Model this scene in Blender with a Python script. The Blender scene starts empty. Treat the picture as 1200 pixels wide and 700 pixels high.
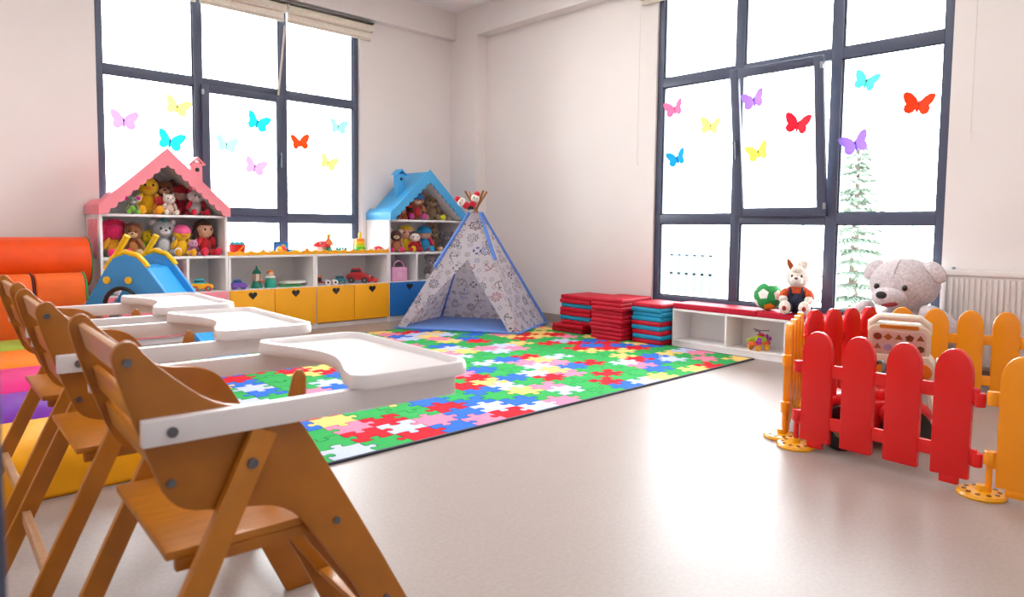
import bpy, bmesh, math, random
from mathutils import Vector, Matrix, Euler
random.seed(7)
SC = bpy.context.scene
COL = SC.collection
PI = math.pi
R = math.radians

# ------------------------------------------------------------------ camera
F_PX, CY_PX = 811.931, 321.565
YAW, PITCH, ROLL = 0.81264, 0.06606, -0.0115
CAM = Vector((0, 0, 1.05))
_w = Vector((math.cos(YAW)*math.cos(PITCH), math.sin(YAW)*math.cos(PITCH), -math.sin(PITCH)))
_r = Vector((math.sin(YAW), -math.cos(YAW), 0)); _d = _w.cross(_r)
_r2 = math.cos(ROLL)*_r + math.sin(ROLL)*_d
_d2 = -math.sin(ROLL)*_r + math.cos(ROLL)*_d
cd = bpy.data.cameras.new('camera'); cam = bpy.data.objects.new('camera', cd); COL.objects.link(cam)
cam.matrix_world = Matrix(((_r2.x, -_d2.x, -_w.x, CAM.x), (_r2.y, -_d2.y, -_w.y, CAM.y), (_r2.z, -_d2.z, -_w.z, CAM.z), (0, 0, 0, 1)))
cd.sensor_width = 36; cd.lens = 36*F_PX/1200; cd.shift_y = -(350-CY_PX)/1200
cd.clip_start = 0.02; cd.clip_end = 300
cd.dof.use_dof = True; cd.dof.focus_distance = 4.6; cd.dof.aperture_fstop = 4.5
SC.camera = cam

def ray(x, y):
    return _r2*((x-600)/F_PX) + _d2*((y-CY_PX)/F_PX) + _w
def at(x, y, axis, v):          # the point of the plane axis = v seen at a pixel
    d = ray(x, y); return CAM + d*((v-CAM[axis])/d[axis])

# ------------------------------------------------------------------ world, light, exposure
W = bpy.data.worlds.new('world'); SC.world = W; W.use_nodes = True
bg = W.node_tree.nodes['Background']
bg.inputs[0].default_value = (0.93, 0.965, 1.0, 1); bg.inputs[1].default_value = 7.0
vs = SC.view_settings
vs.view_transform = 'Standard'; vs.look = 'None'; vs.gamma = 1.0; vs.use_curve_mapping = False; vs.exposure = 1.3
def portal(name, loc, rot, sx, sy):
    l = bpy.data.lights.new(name, 'AREA'); l.shape = 'RECTANGLE'; l.size = sx; l.size_y = sy
    l.cycles.is_portal = True
    o = bpy.data.objects.new(name, l); o.location = loc; o.rotation_euler = rot; COL.objects.link(o)
portal('window_daylight', (2.87, 7.16, 1.9), (R(-90), 0, 0), 2.6, 2.9)
portal('window_daylight', (5.85, 2.74, 1.85), (R(90), 0, R(90)), 2.5, 3.0)

# ------------------------------------------------------------------ helpers
def lin(c):
    if isinstance(c, str):
        c = [int(c[i:i+2], 16)/255 for i in (0, 2, 4)]
        return tuple(v/12.92 if v <= .04045 else ((v+.055)/1.055)**2.4 for v in c)
    return tuple(c)
_M = {}
def mat(c, kind='plastic', rough=None):
    key = (str(c), kind, rough)
    if key in _M: return _M[key]
    m = bpy.data.materials.new('%s_%d' % (kind, len(_M))); m.use_nodes = True
    nt = m.node_tree; N = nt.nodes; L = nt.links; p = N['Principled BSDF']
    col = lin(c); p.inputs['Base Color'].default_value = (*col, 1)
    rr = {'plastic': .3, 'paint': .45, 'wallpaint': .8, 'fabric': .75, 'plush': .95, 'wood': .42, 'metal': .35, 'vinyl': .5, 'foam': .45, 'ground': .9, 'leaf': .8}.get(kind, .5)
    p.inputs['Roughness'].default_value = rr if rough is None else rough
    tc = N.new('ShaderNodeTexCoord')
    def noise(scale, detail=3, vec=None):
        n = N.new('ShaderNodeTexNoise'); n.inputs['Scale'].default_value = scale; n.inputs['Detail'].default_value = detail
        L.new(vec or tc.outputs['Object'], n.inputs['Vector']); return n.outputs['Fac']
    def ramp(fac, a, b, lo=.3, hi=.7):
        r = N.new('ShaderNodeValToRGB'); e = r.color_ramp.elements
        e[0].position = lo; e[1].position = hi; e[0].color = (*a, 1); e[1].color = (*b, 1)
        L.new(fac, r.inputs[0]); return r.outputs[0]
    def bump(fac, s, dist=.01):
        b = N.new('ShaderNodeBump'); b.inputs['Strength'].default_value = s; b.inputs['Distance'].default_value = dist
        L.new(fac, b.inputs['Height']); L.new(b.outputs[0], p.inputs['Normal'])
    def vary(fac, k=.12, lo=.3, hi=.7):
        L.new(ramp(fac, [v*(1-k) for v in col], [min(1, v*(1+k)) for v in col], lo, hi), p.inputs['Base Color'])
    if kind == 'plush':
        n = noise(60, 4); vary(n, .2); bump(noise(180, 2), .6, .004)
        p.inputs['Sheen Weight'].default_value = .3
    elif kind == 'fabric':
        vary(noise(40, 4), .08); bump(noise(400, 2), .3, .002); p.inputs['Sheen Weight'].default_value = .12
    elif kind == 'print':
        vary(noise(60, 4), .05); bump(noise(500, 2), .2, .001); p.inputs['Specular IOR Level'].default_value = .15; p.inputs['Roughness'].default_value = .95
    elif kind == 'foam':
        p.inputs['Specular IOR Level'].default_value = .3
        vary(noise(6, 3), .07); bump(noise(9, 2), .25, .02)
    elif kind == 'wood':
        mp = N.new('ShaderNodeMapping'); mp.inputs['Scale'].default_value = (4, 30, 4); L.new(tc.outputs['Object'], mp.inputs['Vector'])
        n = noise(3.0, 5, mp.outputs[0]); vary(n, .17, .2, .8); bump(n, .06, .003)
        p.inputs['Coat Weight'].default_value = .15
    elif kind == 'wallpaint':
        vary(noise(1.2, 4), .025); bump(noise(120, 3), .08, .003)
    elif kind == 'plastic':
        vary(noise(3, 2), .03); p.inputs['Coat Weight'].default_value = .15
    elif kind == 'paint':
        vary(noise(4, 3), .03)
    elif kind == 'metal':
        p.inputs['Metallic'].default_value = .8; vary(noise(20, 3), .08)
    elif kind == 'leaf':
        vary(noise(5, 3), .3)
    elif kind == 'ground':
        vary(noise(.7, 5), .15)
    elif kind == 'vinyl':
        vary(noise(2, 3), .04); bump(noise(250, 2), .05, .001)
    _M[key] = m; return m

def glass_mat():
    m = bpy.data.materials.new('window_glass'); m.use_nodes = True; nt = m.node_tree; nt.nodes.clear()
    o = nt.nodes.new('ShaderNodeOutputMaterial'); mx = nt.nodes.new('ShaderNodeMixShader'); t = nt.nodes.new('ShaderNodeBsdfTransparent')
    g = nt.nodes.new('ShaderNodeBsdfGlossy'); fr = nt.nodes.new('ShaderNodeFresnel'); fr.inputs[0].default_value = 1.35
    g.inputs['Roughness'].default_value = .02; t.inputs[0].default_value = (.97, .985, .985, 1)
    nt.links.new(fr.outputs[0], mx.inputs[0]); nt.links.new(t.outputs[0], mx.inputs[1]); nt.links.new(g.outputs[0], mx.inputs[2]); nt.links.new(mx.outputs[0], o.inputs[0])
    return m
GLASS = glass_mat()
def sticker_mat(c):
    key = ('st', c)
    if key in _M: return _M[key]
    m = bpy.data.materials.new('paper_sticker'); m.use_nodes = True; nt = m.node_tree; p = nt.nodes['Principled BSDF']; col = lin(c)
    nz = nt.nodes.new('ShaderNodeTexNoise'); nz.inputs['Scale'].default_value = 30
    rp = nt.nodes.new('ShaderNodeValToRGB'); rp.color_ramp.elements[0].color = (*[v*.92 for v in col], 1); rp.color_ramp.elements[1].color = (*col, 1)
    nt.links.new(nz.outputs[0], rp.inputs[0]); nt.links.new(rp.outputs[0], p.inputs['Base Color']); p.inputs['Roughness'].default_value = .6
    t = nt.nodes.new('ShaderNodeBsdfTranslucent'); nt.links.new(rp.outputs[0], t.inputs[0])
    mx = nt.nodes.new('ShaderNodeMixShader'); mx.inputs[0].default_value = .5
    nt.links.new(p.outputs[0], mx.inputs[1]); nt.links.new(t.outputs[0], mx.inputs[2])
    nt.links.new(mx.outputs[0], nt.nodes['Material Output'].inputs[0])
    _M[key] = m; return m

class B:
    """collects shapes, then links them as ONE mesh object"""
    def __init__(s): s.v = []; s.f = []
    def add(s, vs, fs, T=None):
        k = len(s.v); s.v += [tuple(T @ Vector(q)) if T else tuple(q) for q in vs]; s.f += [tuple(i+k for i in f) for f in fs]; return s
    def box(s, x0, x1, y0, y1, z0, z1, T=None):
        vs = [(x, y, z) for x in (x0, x1) for y in (y0, y1) for z in (z0, z1)]
        return s.add(vs, [(0, 1, 3, 2), (4, 6, 7, 5), (0, 4, 5, 1), (2, 3, 7, 6), (0, 2, 6, 4), (1, 5, 7, 3)], T)
    def beam(s, p0, p1, wx, wy, up=(0, 0, 1)):
        p0 = Vector(p0); p1 = Vector(p1); d = p1-p0; z = d.normalized(); x = Vector(up).cross(z)
        if x.length < 1e-4: x = Vector((1, 0, 0))
        x.normalize(); y = z.cross(x)
        T = Matrix(((x.x, y.x, z.x, p0.x), (x.y, y.y, z.y, p0.y), (x.z, y.z, z.z, p0.z), (0, 0, 0, 1)))
        return s.box(-wx/2, wx/2, -wy/2, wy/2, 0, d.length, T)
    def tube(s, pts, r, n=10, closed=False):
        pts = [Vector(q) for q in pts]; m = len(pts); rs = r if isinstance(r, (list, tuple)) else [r]*m
        vs = []; px_ = None
        for i, q in enumerate(pts):
            d = (pts[(i+1) % m] - pts[i-1]) if closed else (pts[min(i+1, m-1)] - pts[max(i-1, 0)])
            d.normalize()
            x = (px_ - d*px_.dot(d)) if px_ is not None else d.orthogonal()
            x.normalize(); px_ = x; y = d.cross(x)
            vs += [q + (x*math.cos(2*PI*k/n) + y*math.sin(2*PI*k/n))*rs[i] for k in range(n)]
        fs = []
        for i in range(m if closed else m-1):
            j = (i+1) % m
            fs += [(i*n+k, i*n+(k+1) % n, j*n+(k+1) % n, j*n+k) for k in range(n)]
        if not closed: fs += [tuple(range(n-1, -1, -1)), tuple((m-1)*n+k for k in range(n))]
        return s.add(vs, fs)
    def cyl(s, p0, p1, r0, r1=None, n=20):
        return s.tube([p0, p1], [r0, r0 if r1 is None else r1], n)
    def ell(s, c, r, rot=(0, 0, 0), n=16, m=10):
        if not isinstance(r, (tuple, list)): r = (r, r, r)
        T = Matrix.Translation(c) @ Euler(rot).to_matrix().to_4x4() @ Matrix.Diagonal((*r, 1))
        vs = [(0, 0, 1)]
        for i in range(1, m):
            a = PI*i/m
            vs += [(math.sin(a)*math.cos(2*PI*k/n), math.sin(a)*math.sin(2*PI*k/n), math.cos(a)) for k in range(n)]
        vs.append((0, 0, -1)); fs = [(0, 1+k, 1+(k+1) % n) for k in range(n)]
        for i in range(m-2):
            fs += [(1+i*n+k, 1+(i+1)*n+k, 1+(i+1)*n+(k+1) % n, 1+i*n+(k+1) % n) for k in range(n)]
        e = len(vs)-1; fs += [(e, 1+(m-2)*n+(k+1) % n, 1+(m-2)*n+k) for k in range(n)]
        return s.add(vs, fs, T)
    def prism(s, poly, ax, a, b, T=None):
        """poly: 2D outline in the two other axes; ax: axis of extrusion"""
        def P(u, v, w): return {0: (w, u, v), 1: (u, w, v), 2: (u, v, w)}[ax]
        n = len(poly); vs = [P(u, v, a) for u, v in poly] + [P(u, v, b) for u, v in poly]
        fs = [tuple(range(n)), tuple(range(2*n-1, n-1, -1))] + [(i, i+n, (i+1) % n+n, (i+1) % n) for i in range(n)]
        return s.add(vs, fs, T)
    def lathe(s, prof, n=24, T=None):
        vs = []; fs = []; m = len(prof)
        for r, z in prof: vs += [(r*math.cos(2*PI*k/n), r*math.sin(2*PI*k/n), z) for k in range(n)]
        for i in range(m-1): fs += [(i*n+k, i*n+(k+1) % n, (i+1)*n+(k+1) % n, (i+1)*n+k) for k in range(n)]
        fs += [tuple(range(n-1, -1, -1)), tuple((m-1)*n+k for k in range(n))]
        return s.add(vs, fs, T)
    def mesh(s, name, bevel=0, seg=2, angle=35, smooth=True):
        me = bpy.data.meshes.new(name); me.from_pydata([tuple(q) for q in s.v], [], s.f)
        bm = bmesh.new(); bm.from_mesh(me); bmesh.ops.recalc_face_normals(bm, faces=bm.faces)
        if bevel:
            es = [e for e in bm.edges if len(e.link_faces) == 2 and e.calc_face_angle(0) > R(angle)]
            bmesh.ops.bevel(bm, geom=es, offset=bevel, segments=seg, affect='EDGES', profile=.6, clamp_overlap=True)
        bm.to_mesh(me); bm.free()
        if smooth:
            for q in me.polygons: q.use_smooth = True
            me.set_sharp_from_angle(angle=R(40))
        return me
    def build(s, name, m, parent=None, bevel=0, seg=2, smooth=True, loc=None):
        me = s.mesh(name, bevel, seg, smooth=smooth); me.materials.append(m)
        o = bpy.data.objects.new(name, me); COL.objects.link(o)
        if parent: o.parent = parent
        if loc: o.location = loc
        return o
def empty(name, loc=(0, 0, 0), rz=0, parent=None):
    o = bpy.data.objects.new(name, None); COL.objects.link(o); o.location = loc; o.rotation_euler = (0, 0, rz); o.empty_display_size = .05
    if parent: o.parent = parent
    return o
def tag(o, label, cat, group=None):
    o['label'] = label; o['category'] = cat
    if group: o['group'] = group
    return o
def struct(o, label=None):
    o['kind'] = 'structure'
    if label: o['label'] = label
    return o
def copy_tree(o, parent=None):
    c = o.copy(); COL.objects.link(c); c.parent = parent
    for ch in list(o.children): copy_tree(ch, c)
    return c

# ------------------------------------------------------------------ the room
YB, XR = 6.97, 5.66           # back wall, right wall planes
XL, YN = -1.6, -2.4           # unseen left wall and wall behind the camera
ZC = 3.70
WALL = mat((.80, .745, .73), 'wallpaint'); CEIL = mat((.86, .83, .82), 'wallpaint')
FRAME = mat((.062, .074, .125), 'paint', .4); WHITE = mat('f2eff0', 'paint', .35)

def floor_mat():
    m = bpy.data.materials.new('vinyl_floor'); m.use_nodes = True; nt = m.node_tree; N = nt.nodes; L = nt.links; p = N['Principled BSDF']
    tc = N.new('ShaderNodeTexCoord')
    n1 = N.new('ShaderNodeTexNoise'); n1.inputs['Scale'].default_value = 70; n1.inputs['Detail'].default_value = 6; L.new(tc.outputs['Object'], n1.inputs['Vector'])
    r = N.new('ShaderNodeValToRGB'); e = r.color_ramp.elements; e[0].position = .35; e[1].position = .65
    e[0].color = (.345, .285, .258, 1); e[1].color = (.375, .315, .288, 1); L.new(n1.outputs[0], r.inputs[0]); L.new(r.outputs[0], p.inputs['Base Color'])
    n2 = N.new('ShaderNodeTexNoise'); n2.inputs['Scale'].default_value = 5; n2.inputs['Detail'].default_value = 5; L.new(tc.outputs['Object'], n2.inputs['Vector'])
    mr = N.new('ShaderNodeMapRange'); mr.inputs['To Min'].default_value = .33; mr.inputs['To Max'].default_value = .44; L.new(n2.outputs[0], mr.inputs[0]); L.new(mr.outputs[0], p.inputs['Roughness'])
    b = N.new('ShaderNodeBump'); b.inputs['Strength'].default_value = .03; b.inputs['Distance'].default_value = .004; L.new(n1.outputs[0], b.inputs['Height']); L.new(b.outputs[0], p.inputs['Normal'])
    p.inputs['Specular IOR Level'].default_value = .38
    return m
FLOOR = floor_mat()
struct(B().box(XL-.2, XR+.2, YN-.2, YB+.3, -.12, 0).build('floor', FLOOR, smooth=False), 'glossy pinkish beige vinyl floor')
struct(B().box(XL-.2, XR+.2, YN-.2, YB+.3, ZC, ZC+.12).build('ceiling', CEIL, smooth=False), 'plain white ceiling')
def wall_with_hole(name, axis, v0, v1, a0, a1, h0, h1, z0, z1, label):
    b = B()
    def bx(p, q, zz0, zz1):
        if axis == 1: b.box(p, q, v0, v1, zz0, zz1)
        else: b.box(v0, v1, p, q, zz0, zz1)
    bx(a0, h0, 0, ZC); bx(h1, a1, 0, ZC); bx(h0, h1, 0, z0); bx(h0, h1, z1, ZC)
    return struct(b.build(name, WALL, smooth=False), label)
LW = dict(a=1.575, b=4.205, z0=.45, z1=3.36)      # left window opening (X)
RW = dict(a=1.49, b=3.985, z0=.36, z1=3.36)       # right window opening (Y)
wall_with_hole('wall_back', 1, YB, YB+.2, XL-.2, XR+.2, LW['a'], LW['b'], LW['z0'], LW['z1'], 'pinkish white wall behind the toy cabinets')
wall_with_hole('wall_right', 0, XR, XR+.2, YN-.2, YB, RW['a'], RW['b'], RW['z0'], RW['z1'], 'pinkish white wall behind the red mats and radiator')
struct(B().box(XL-.2, XL, YN-.2, YB, 0, ZC).build('wall_left', WALL, smooth=False))
struct(B().box(XL, XR, YN-.2, YN, 0, ZC).build('wall_front', WALL, smooth=False))
struct(B().box(XL, XR, 6.86, YB, 3.37, ZC).build('trim_1', WALL, smooth=False), 'shallow beam above the window behind the cabinets')
struct(B().box(5.50, XR, YN, 6.86, 3.37, ZC).build('trim_2', WALL, smooth=False), 'shallow beam above the wall behind the red mats')
struct(B().box(5.50, XR, 6.46, YB, 0, 3.37).box(5.50, XR, 6.86, YB, 3.37, ZC).build('trim_3', WALL, smooth=False), 'shallow pilaster in the room corner')
COVE = mat((.36, .29, .26), 'vinyl')
b = B(); b.box(XL, 5.5, YB-.006, YB, 0, .1); struct(b.build('baseboard_back', COVE, smooth=False))
b = B(); b.box(XR-.006, XR, YN, 6.46, 0, .1).box(5.494, 5.5, 6.454, YB-.006, 0, .1).box(5.5, XR-.006, 6.454, 6.46, 0, .1); struct(b.build('baseboard_right', COVE, smooth=False))

# ------------------------------------------------------------------ added fill lamps on the ceiling, out of view, to brighten the room
FILL_LAMP_L = 6.0
lm = bpy.data.materials.new('fill_lamp_diffuser'); lm.use_nodes = True; lp_ = lm.node_tree.nodes['Principled BSDF']
lp_.inputs['Base Color'].default_value = (.9, .9, .9, 1); lp_.inputs['Emission Color'].default_value = (1, .965, .93, 1); lp_.inputs['Emission Strength'].default_value = FILL_LAMP_L
FILL_LAMPW = {(.4, -.4): 'above the open door', (.4, 2.2): 'above the high chairs', (.4, 4.8): 'above the foam bolsters', (2.3, -.4): 'over bare floor beside the door', (2.3, 2.2): 'over bare floor beside the rug', (2.3, 4.8): 'above the toddler slide end of the rug', (4.2, -.4): 'over bare floor beyond the play fence', (4.2, 2.2): 'above the play fence', (4.2, 4.8): 'above the tepee'}
for x in (.4, 2.3, 4.2):
    for y in (-.4, 2.2, 4.8):
        t = tag(empty('fill_lamp', (x, y, ZC)), 'added square white fill lamp %s' % FILL_LAMPW[(x, y)], 'ceiling lamp', 'added fill lamps')
        fr_ = B()
        for q in ((-.32, .32, -.32, -.30), (-.32, .32, .30, .32), (-.32, -.30, -.30, .30), (.30, .32, -.30, .30)): fr_.box(q[0], q[1], q[2], q[3], -.03, 0)
        fr_.build('frame', WHITE, t); B().box(-.30, .30, -.30, .30, -.022, -.012).build('diffuser', lm, t, smooth=False)

# ------------------------------------------------------------------ windows
def fbox(axis, u0, u1, d0, d1, z0, z1, b=None):
    b = b or B()
    return b.box(u0, u1, d0, d1, z0, z1) if axis == 1 else b.box(d0, d1, u0, u1, z0, z1)
METAL = mat('9fa3aa', 'metal'); 
def make_window(name, axis, o, m1, m2, d0, d1, tr, rl, sash_tilt, handle_side, label):
    """o opening; m1, m2 mullion spans; d0..d1 frame depth; tr, rl transom and rail spans"""
    root = struct(empty(name, (0, 0, 0)), label)
    a, b_, z0, z1 = o['a'], o['b'], o['z0'], o['z1']; fw = .06
    f = B(); fbox(axis, a, a+fw, d0, d1, z0, z1, f); fbox(axis, b_-fw, b_, d0, d1, z0, z1, f); fbox(axis, a+fw, b_-fw, d0, d1, z0, z0+fw, f); fbox(axis, a+fw, b_-fw, d0, d1, z1-fw, z1, f)
    f.build('frame', FRAME, root, .004)
    for s in (m1, m2): fbox(axis, s[0], s[1], d0, d1, z0+fw, z1-fw).build('mullion', FRAME, root, .004)
    cols = [(a+fw, m1[0]), (m1[1], m2[0]), (m2[1], b_-fw)]
    rows = [(z0+fw, rl[0]), (rl[1], tr[0]), (tr[1], z1-fw)]
    dm = (d0+d1)/2
    for c in cols:
        for zz in (tr, rl): fbox(axis, c[0], c[1], d0, d1, zz[0], zz[1]).build('transom_bar' if zz is tr else 'rail_bar', FRAME, root, .004)
    for ci, c in enumerate(cols):
        for ri, r in enumerate(rows):
            if ci == 1 and ri == 1: continue
            fbox(axis, c[0], c[1], dm-.006, dm+.006, r[0], r[1]).build('pane', GLASS, root, smooth=False)
            g = B(); t = .012
            for q in ((c[0], c[0]+t, r[0], r[1]), (c[1]-t, c[1], r[0], r[1]), (c[0]+t, c[1]-t, r[0], r[0]+t), (c[0]+t, c[1]-t, r[1]-t, r[1])):
                fbox(axis, q[0], q[1], dm-.014, dm-.007, q[2], q[3], g)
            g.build('glazing_bead', FRAME, root)
    # the sash of the middle opening, hinged along its foot
    c, r = cols[1], rows[1]; e = .02; sw = .075
    u0, u1, s0, s1 = c[0]-e, c[1]+e, r[0]-e, r[1]+e
    piv = empty('sash', ((0, d0, s0) if axis == 1 else (d0, 0, s0)), 0, root)
    piv.rotation_euler = (R(sash_tilt), 0, 0) if axis == 1 else (0, R(-sash_tilt), 0)
    H = s1-s0; sd0, sd1 = -.035, 0
    sb = B(); fbox(axis, u0, u0+sw, sd0, sd1, 0, H, sb); fbox(axis, u1-sw, u1, sd0, sd1, 0, H, sb); fbox(axis, u0+sw, u1-sw, sd0, sd1, 0, sw, sb); fbox(axis, u0+sw, u1-sw, sd0, sd1, H-sw, H, sb)
    sb.build('sash_frame', FRAME, piv, .006)
    fbox(axis, u0+sw, u1-sw, -.022, -.012, sw, H-sw).build('pane', GLASS, piv, smooth=False)
    hb = B(); hu = u1-sw/2 if handle_side > 0 else u0+sw/2
    fbox(axis, hu-.014, hu+.014, sd0-.012, sd0, H*.42, H*.53, hb); fbox(axis, hu-.009, hu+.009, sd0-.05, sd0-.012, H*.505, H*.525, hb); fbox(axis, hu-.011, hu+.011, sd0-.055, sd0-.035, H*.40, H*.525, hb)
    hb.build('handle', FRAME, piv, .004)
    hg = B(); hx = u0+.008 if handle_side > 0 else u1-.008
    for zz in (.06, H-.1): fbox(axis, hx-.012, hx+.012, sd0-.014, sd0, zz, zz+.05, hg)
    hg.build('hinge', METAL, piv, .003)
    return root
make_window('window_1', 1, LW, (2.41, 2.49), (3.275, 3.35), YB+.045, YB+.115, (2.385, 2.465), (1.09, 1.175), 0, 1, 'dark framed window behind the toy cabinets')
make_window('window_2', 0, RW, (2.255, 2.34), (3.09, 3.175), XR+.025, XR+.095, (2.415, 2.50), (1.115, 1.20), 8, 1, 'dark framed window with a tilted sash above the bench')

# ------------------------------------------------------------------ outdoors
struct(B().box(-14, 60, YB+.2, 60, -.62, -.5).box(XR+.2, 60, -30, YB+.2, -.62, -.5).build('ground', mat((.55, .58, .50), 'ground'), smooth=False), 'pale lawn outside the windows')
def spruce(loc, h, r0):
    t = tag(empty('spruce_tree', loc), 'pale green spruce tree outside the window above the bench', 'tree')
    B().tube([(0, 0, 0), (0, 0, h*.5), (0, 0, h*.97)], [.09, .06, .012], 8).build('trunk', mat((.12, .09, .07), 'leaf'), t)
    fo = B(); rnd = random.Random(3); z = h*.06
    while z < h*.97:
        k = 1-z/h; rad = r0*(k**.8)+.04; nb = int(7+9*k)
        for i in range(nb):
            a = 2*PI*(i+rnd.random()*.8)/nb; L_ = rad*rnd.uniform(.75, 1.1); dz = -.28*L_+rnd.uniform(-.03, .05)
            p0 = Vector((0, 0, z)); p1 = Vector((math.cos(a)*L_, math.sin(a)*L_, z+dz)); side = Vector((-math.sin(a), math.cos(a), 0))
            nt_ = max(4, int(L_/.07))
            for j in range(nt_):
                u = (j+1)/nt_; q = p0.lerp(p1, u); wl = (.07+.13*L_*(1-u)+.05)*rnd.uniform(.8, 1.2); fwd = (p1-p0).normalized()
                for sg in (-1, 1):
                    tip = q+side*sg*wl+fwd*wl*.7+Vector((0, 0, -.25*wl)); mid = q.lerp(tip, .5)
                    n_ = Vector((0, 0, .022)); kx = fwd*.022
                    fo.add([q, mid+kx+n_, tip, mid-kx+n_, mid-n_*1.2], [(0, 1, 4), (1, 2, 4), (2, 3, 4), (3, 0, 4), (0, 3, 2, 1)])
        z += .11+.1*k
    fo.build('foliage', mat((.14, .185, .145), 'leaf'), t)
spruce((11.2, 4.14, -.5), 3.05, .46)
for i, (px_, lab) in enumerate(((940, 'pale green steel fence post outside, behind the seated rabbit'), (1068, 'pale green steel fence post outside, above the big bear'), (1106, 'pale green steel fence post outside, beside the radiator side of the window'))):
    p = at(px_, 290, 0, 15); t = tag(empty('fence_post', (15, p.y, -.5)), lab, 'fence post', 'fence posts outside')
    B().cyl((0, 0, 0), (0, 0, 1.75), .03, n=10).build('post', mat((.12, .36, .27), 'paint'), t); B().ell((0, 0, 1.75), (.036, .036, .03)).build('cap', mat((.12, .36, .27), 'paint'), t)
t = tag(empty('garden_railing', (15.0, 9.4, -.5)), 'small pale blue railing on the lawn outside', 'railing')
rl_ = mat((.05, .075, .10), 'paint')
for i in range(6): B().box(-.03, .03, -.55+i*.22-.04, -.55+i*.22+.04, 0, .95).build('baluster', rl_, t)
for zz in (.45, .92): B().box(-.03, .03, -.62, .62, zz, zz+.05).build('rail', rl_, t)

# ------------------------------------------------------------------ roller blinds
BLIND = mat('e6dccb', 'fabric')
def blind(axis, a, b, d, z0, z1, label, group, cord=None):
    t = tag(empty('roller_blind', ((a, d, z0) if axis == 1 else (d, a, z0))), label, 'blind', group); w = abs(b-a); h = z1-z0
    def bx(u0, u1, q0, q1, zz0, zz1): return B().box(u0, u1, q0, q1, zz0, zz1) if axis == 1 else B().box(q0, q1, u0, u1, zz0, zz1)
    bx(0, w, -.09, 0, h-.015, h).build('mounting_rail', mat('6b625a', 'metal'), t, .003)
    c = B(); c.cyl((0.01, -.05, h-.06) if axis == 1 else (-.05, .01, h-.06), (w-.01, -.05, h-.06) if axis == 1 else (-.05, w-.01, h-.06), .042, n=18); c.build('fabric_roll', BLIND, t)
    bx(.012, w-.012, -.03, -.024, .015, h-.05).build('fabric', mat('efe6da', 'fabric'), t)
    bx(.012, w-.012, -.04, -.016, 0, .03).build('bottom_bar', mat('d8cdc0', 'fabric'), t, .004)
    for u in (0, w-.008): bx(u, u+.008, -.085, -.01, h-.1, h-.016).build('bracket', mat('efece8', 'plastic'), t, .002)
    if cord:
        u, zl = cord; P = (lambda z: (u, -.055, z)) if axis == 1 else (lambda z: (-.055, u, z))
        B().tube([P(h-.06), P(zl)], .0025, 6).build('cord', mat('d9cfc6', 'plastic'), t)
        B().cyl(P(zl-.06), P(zl), .007, .004, 8).build('cord_weight', mat('e8e2d8', 'plastic'), t)
G = 'roller blinds over the window behind the cabinets'
blind(1, 1.45, 2.425, 6.965, 3.15, 3.34, 'rolled cream blind above the pink dollhouse shelf', G)
blind(1, 2.44, 3.30, 6.965, 3.15, 3.34, 'rolled cream blind above the middle window bay, between two other blinds', G)
blind(1, 3.315, 4.33, 6.965, 3.15, 3.34, 'rolled cream blind nearest the blue dollhouse shelf', G)
blind(0, 3.17, 4.16, 5.655, 3.22, 3.365, 'rolled cream blind above the red mat stacks, with a hanging cord', 'roller blinds above the bench', (.975, -1.48))
blind(0, 1.32, 2.26, 5.655, 3.22, 3.365, 'rolled cream blind above the big bear, with a hanging cord', 'roller blinds above the bench', (.02, -1.48))
# a pull rod hanging from the middle blind
b = B(); p0 = at(334, 30, 1, 6.86); p1 = at(326, 112, 1, 7.0); b.tube([p0, p0.lerp(p1, .5)+Vector((0, -.005, 0)), p1], .011, 8)
tag(b.build('blind_pull_rod', mat('cfc4b8', 'plastic')), 'thin grey rod hanging slantwise from the blinds', 'rod')
# ------------------------------------------------------------------ butterfly stickers
def butterfly_outline():
    # right half, unit wingspan 1; mirrored
    h = [(0, .10), (.05, .17), (.14, .30), (.27, .40), (.42, .43), (.50, .38), (.49, .26), (.44, .12), (.36, .02), (.40, -.06), (.40, -.17), (.33, -.26), (.22, -.29), (.12, -.24), (.05, -.14), (.03, -.22), (0, -.24)]
    return h, [(-x, y) for x, y in reversed(h[1:-1])]
BR, BL = butterfly_outline()
def butterfly(px_, py, axis, val, size, roll, c, cname, where, fold=25):
    p = at(px_, py, axis, val); size *= 1.1
    t = tag(empty('butterfly_sticker', p), '%s paper butterfly stuck on %s' % (cname, where), 'butterfly', 'paper butterflies on the windows')
    t.rotation_euler = (0, R(roll), 0) if axis == 1 else Euler((0, R(roll), R(-90)))
    mt = sticker_mat(c)
    for s in (-1, 1):
        b = B(); vs = []; ff = math.tan(R(fold))*.5
        pts = [(s*x*size, z*size) for x, z in BR]; n = len(pts)
        for off in (0, -.0012):
            vs += [(x, -abs(x)*ff+off-.001, z) for x, z in pts]
        fs = [tuple(range(n)), tuple(range(2*n-1, n-1, -1))]+[(i, (i+1) % n, (i+1) % n+n, i+n) for i in range(n)]
        b.add(vs, fs); b.build('wing', mt, t, smooth=False)
    B().ell((0, -.004, 0), (.0065*size/.2, .005, .042*size/.2), n=10, m=6).build('body', mt, t)
    B().ell((0, -.009, .012), (.007, .004, .007), n=8, m=6).build('head_dot', mat((.05, .04, .06), 'plastic'), t)
    for s in (-1, 1): B().tube([(0, -.006, .05*size), (s*.05*size, -.01, .18*size), (s*.10*size, -.012, .27*size)], .0028, 5).build('antenna', mat((.25, .2, .25), 'plastic'), t)
LP, MP, RP = 'the pane above the pink dollhouse roof', 'the middle sash behind the cabinets', 'the pane nearest the blue dollhouse'
GY = YB+.068
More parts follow.
